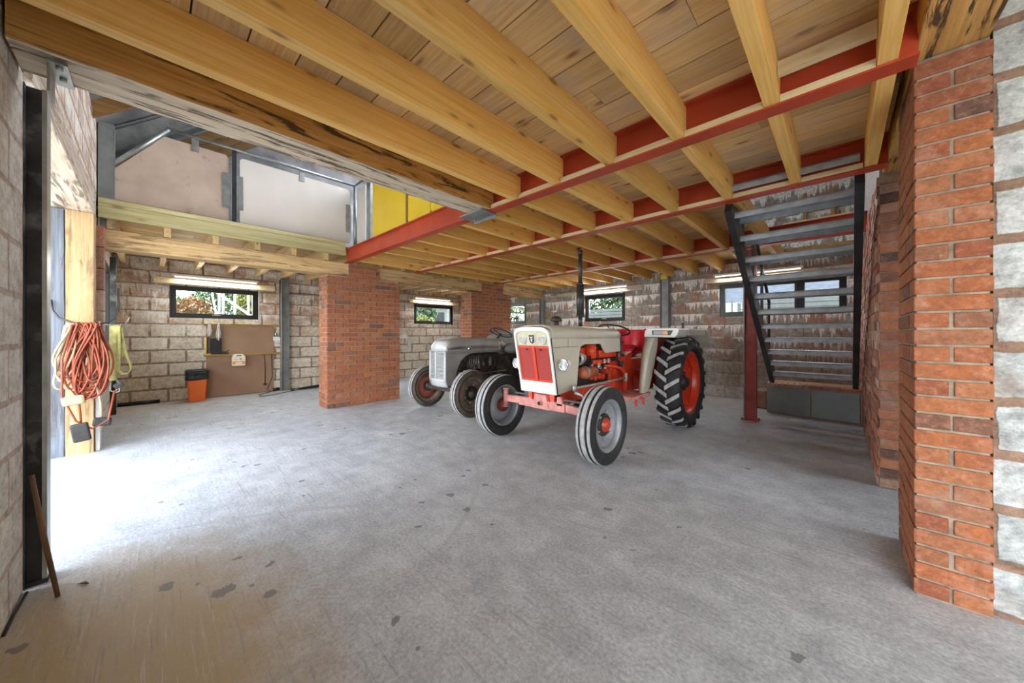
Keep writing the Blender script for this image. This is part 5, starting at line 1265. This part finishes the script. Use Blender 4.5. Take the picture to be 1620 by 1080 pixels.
bc = loops('beige_extension_cable', M['beige_cable'], 6, 8, -.50, 1.275, .62, .20, -5.32, .0085, 'beige extension cable hanging behind the orange coil', .06,
      [[(-5.27, -.52, 1.2), (-5.25, -.60, .95), (-5.25, -.60, .80), (-5.24, -.52, .66), (-5.23, -.49, .60)], [(-5.24, -.36, .70), (-5.23, -.33, .50), (-5.23, -.325, .36)]])
MB().obox((-5.22, -.495, .555), (.05, .14, .09), (.12, 0, 0)).build('beige_socket', M['beige_cable'], bc, bevel=.02)
MB().obox((-5.22, -.32, .325), (.05, .12, .08), (-.1, 0, 0)).build('black_plug', M['engine_black'], bc, bevel=.014)
MB().obox((-5.25, -.215, .665), (.05, .07, .05), (.5, 0, 0)).build('black_plug', M['engine_black'], bc, bevel=.01)
# ratchet strap: flat webbing folded over a hook
def ribbon(mb, pts, w, mi=0):
    rows = [[(p[0]-w/2*.15, p[1]-w/2, p[2]), (p[0], p[1], p[2]), (p[0]+w/2*.15, p[1]+w/2, p[2])] for p in pts]
    mb.grid(rows, mi, True)
ys_ = root('yellow_strap', (-5.5, -.24, .6), 'yellow webbing strap hung from a hook beside the door post', 'strap')
mb = MB(); ribbon(mb, [(-5.44, -.25, .80), (-5.44, -.25, 1.0), (-5.44, -.25, 1.25), (-5.46, -.25, 1.275), (-5.49, -.245, 1.25), (-5.49, -.215, .95)], .078)
ribbon(mb, [(-5.42, -.265, .70), (-5.42, -.265, .9), (-5.42, -.262, 1.18)], .05)
pts = [(-5.5, -.20, 1.24), (-5.5, -.185, 1.08), (-5.49, -.16, .95), (-5.48, -.135, .86), (-5.47, -.13, .82), (-5.46, -.15, .775), (-5.45, -.19, .765), (-5.44, -.215, .80), (-5.44, -.235, .86)]
mb.grid([[(p[0]-.03, p[1], p[2]+.0), (p[0]+.03, p[1]-.012, p[2]-.012)] for p in pts], 0, True)
mb.build('webbing', M['yellow_strap'], ys_, solid=.004)
MB().tube([(-5.43, -.275, .70), (-5.43, -.28, .60), (-5.43, -.25, .575), (-5.43, -.235, .61), (-5.43, -.255, .64)], .007, 8).tube([(-5.43, -.24, .72), (-5.43, -.215, .64), (-5.43, -.22, .58), (-5.43, -.25, .575)], .006, 8).build('metal_hook', M['alu'], ys_)
MB().tube([(-5.44, -.385, 1.32), (-5.45, -.30, 1.27), (-5.46, -.235, 1.262), (-5.44, -.20, 1.285)], .006, 6).tube([(-5.52, -.2, 1.26), (-5.50, -.16, 1.32), (-5.5, -.15, 1.36)], .004, 6).build('wall_hook', M['alu'], ys_)
# leaning stick
o = MB().tube([(-2.548, -.285, .0), (-2.60, -.33, .27), (-2.66, -.37, .54)], [.008, .010, .008], 8).build('wooden_stick', M['brown_z']); tag(o, 'brown wooden stick leaning against the blackened column', 'stick')
o = MB().tube([(-2.60, -.235, .006), (-2.585, -.215, .009), (-2.565, -.20, .006)], [.003, .010, .003], 6, flat=.5).build('dry_leaf', M['brown_z']); tag(o, 'small dark dry leaf on the floor beside the stick', 'leaf')
o = MB().tube([(-2.36, -.392, .006), (-2.5, -.392, .006), (-2.68, -.385, .006)], .005, 8).build('edge_cable', M['black_rub']); tag(o, 'black cable lying along the foot of the wall at the left edge', 'cable')
# conduit along the walls
o = MB().tube([(-8.46, 1.9, 2.05), (-8.46, 4.3, 2.06), (-8.46, 6.9, 2.07), (-8.46, 7.36, 2.08)], .008, 6).build('wall_conduit', M['black_rub']); tag(o, 'thin black conduit along the left wall below the joists', 'conduit')
o = MB().tube([(-8.4, 7.37, 2.26), (-5.0, 7.37, 2.27), (-3.4, 7.36, 2.30), (-2.0, 7.36, 2.31), (-.5, 7.36, 2.33)], .008, 6).build('wall_conduit', M['alu']); tag(o, 'thin grey conduit along the back wall below the joists', 'conduit')
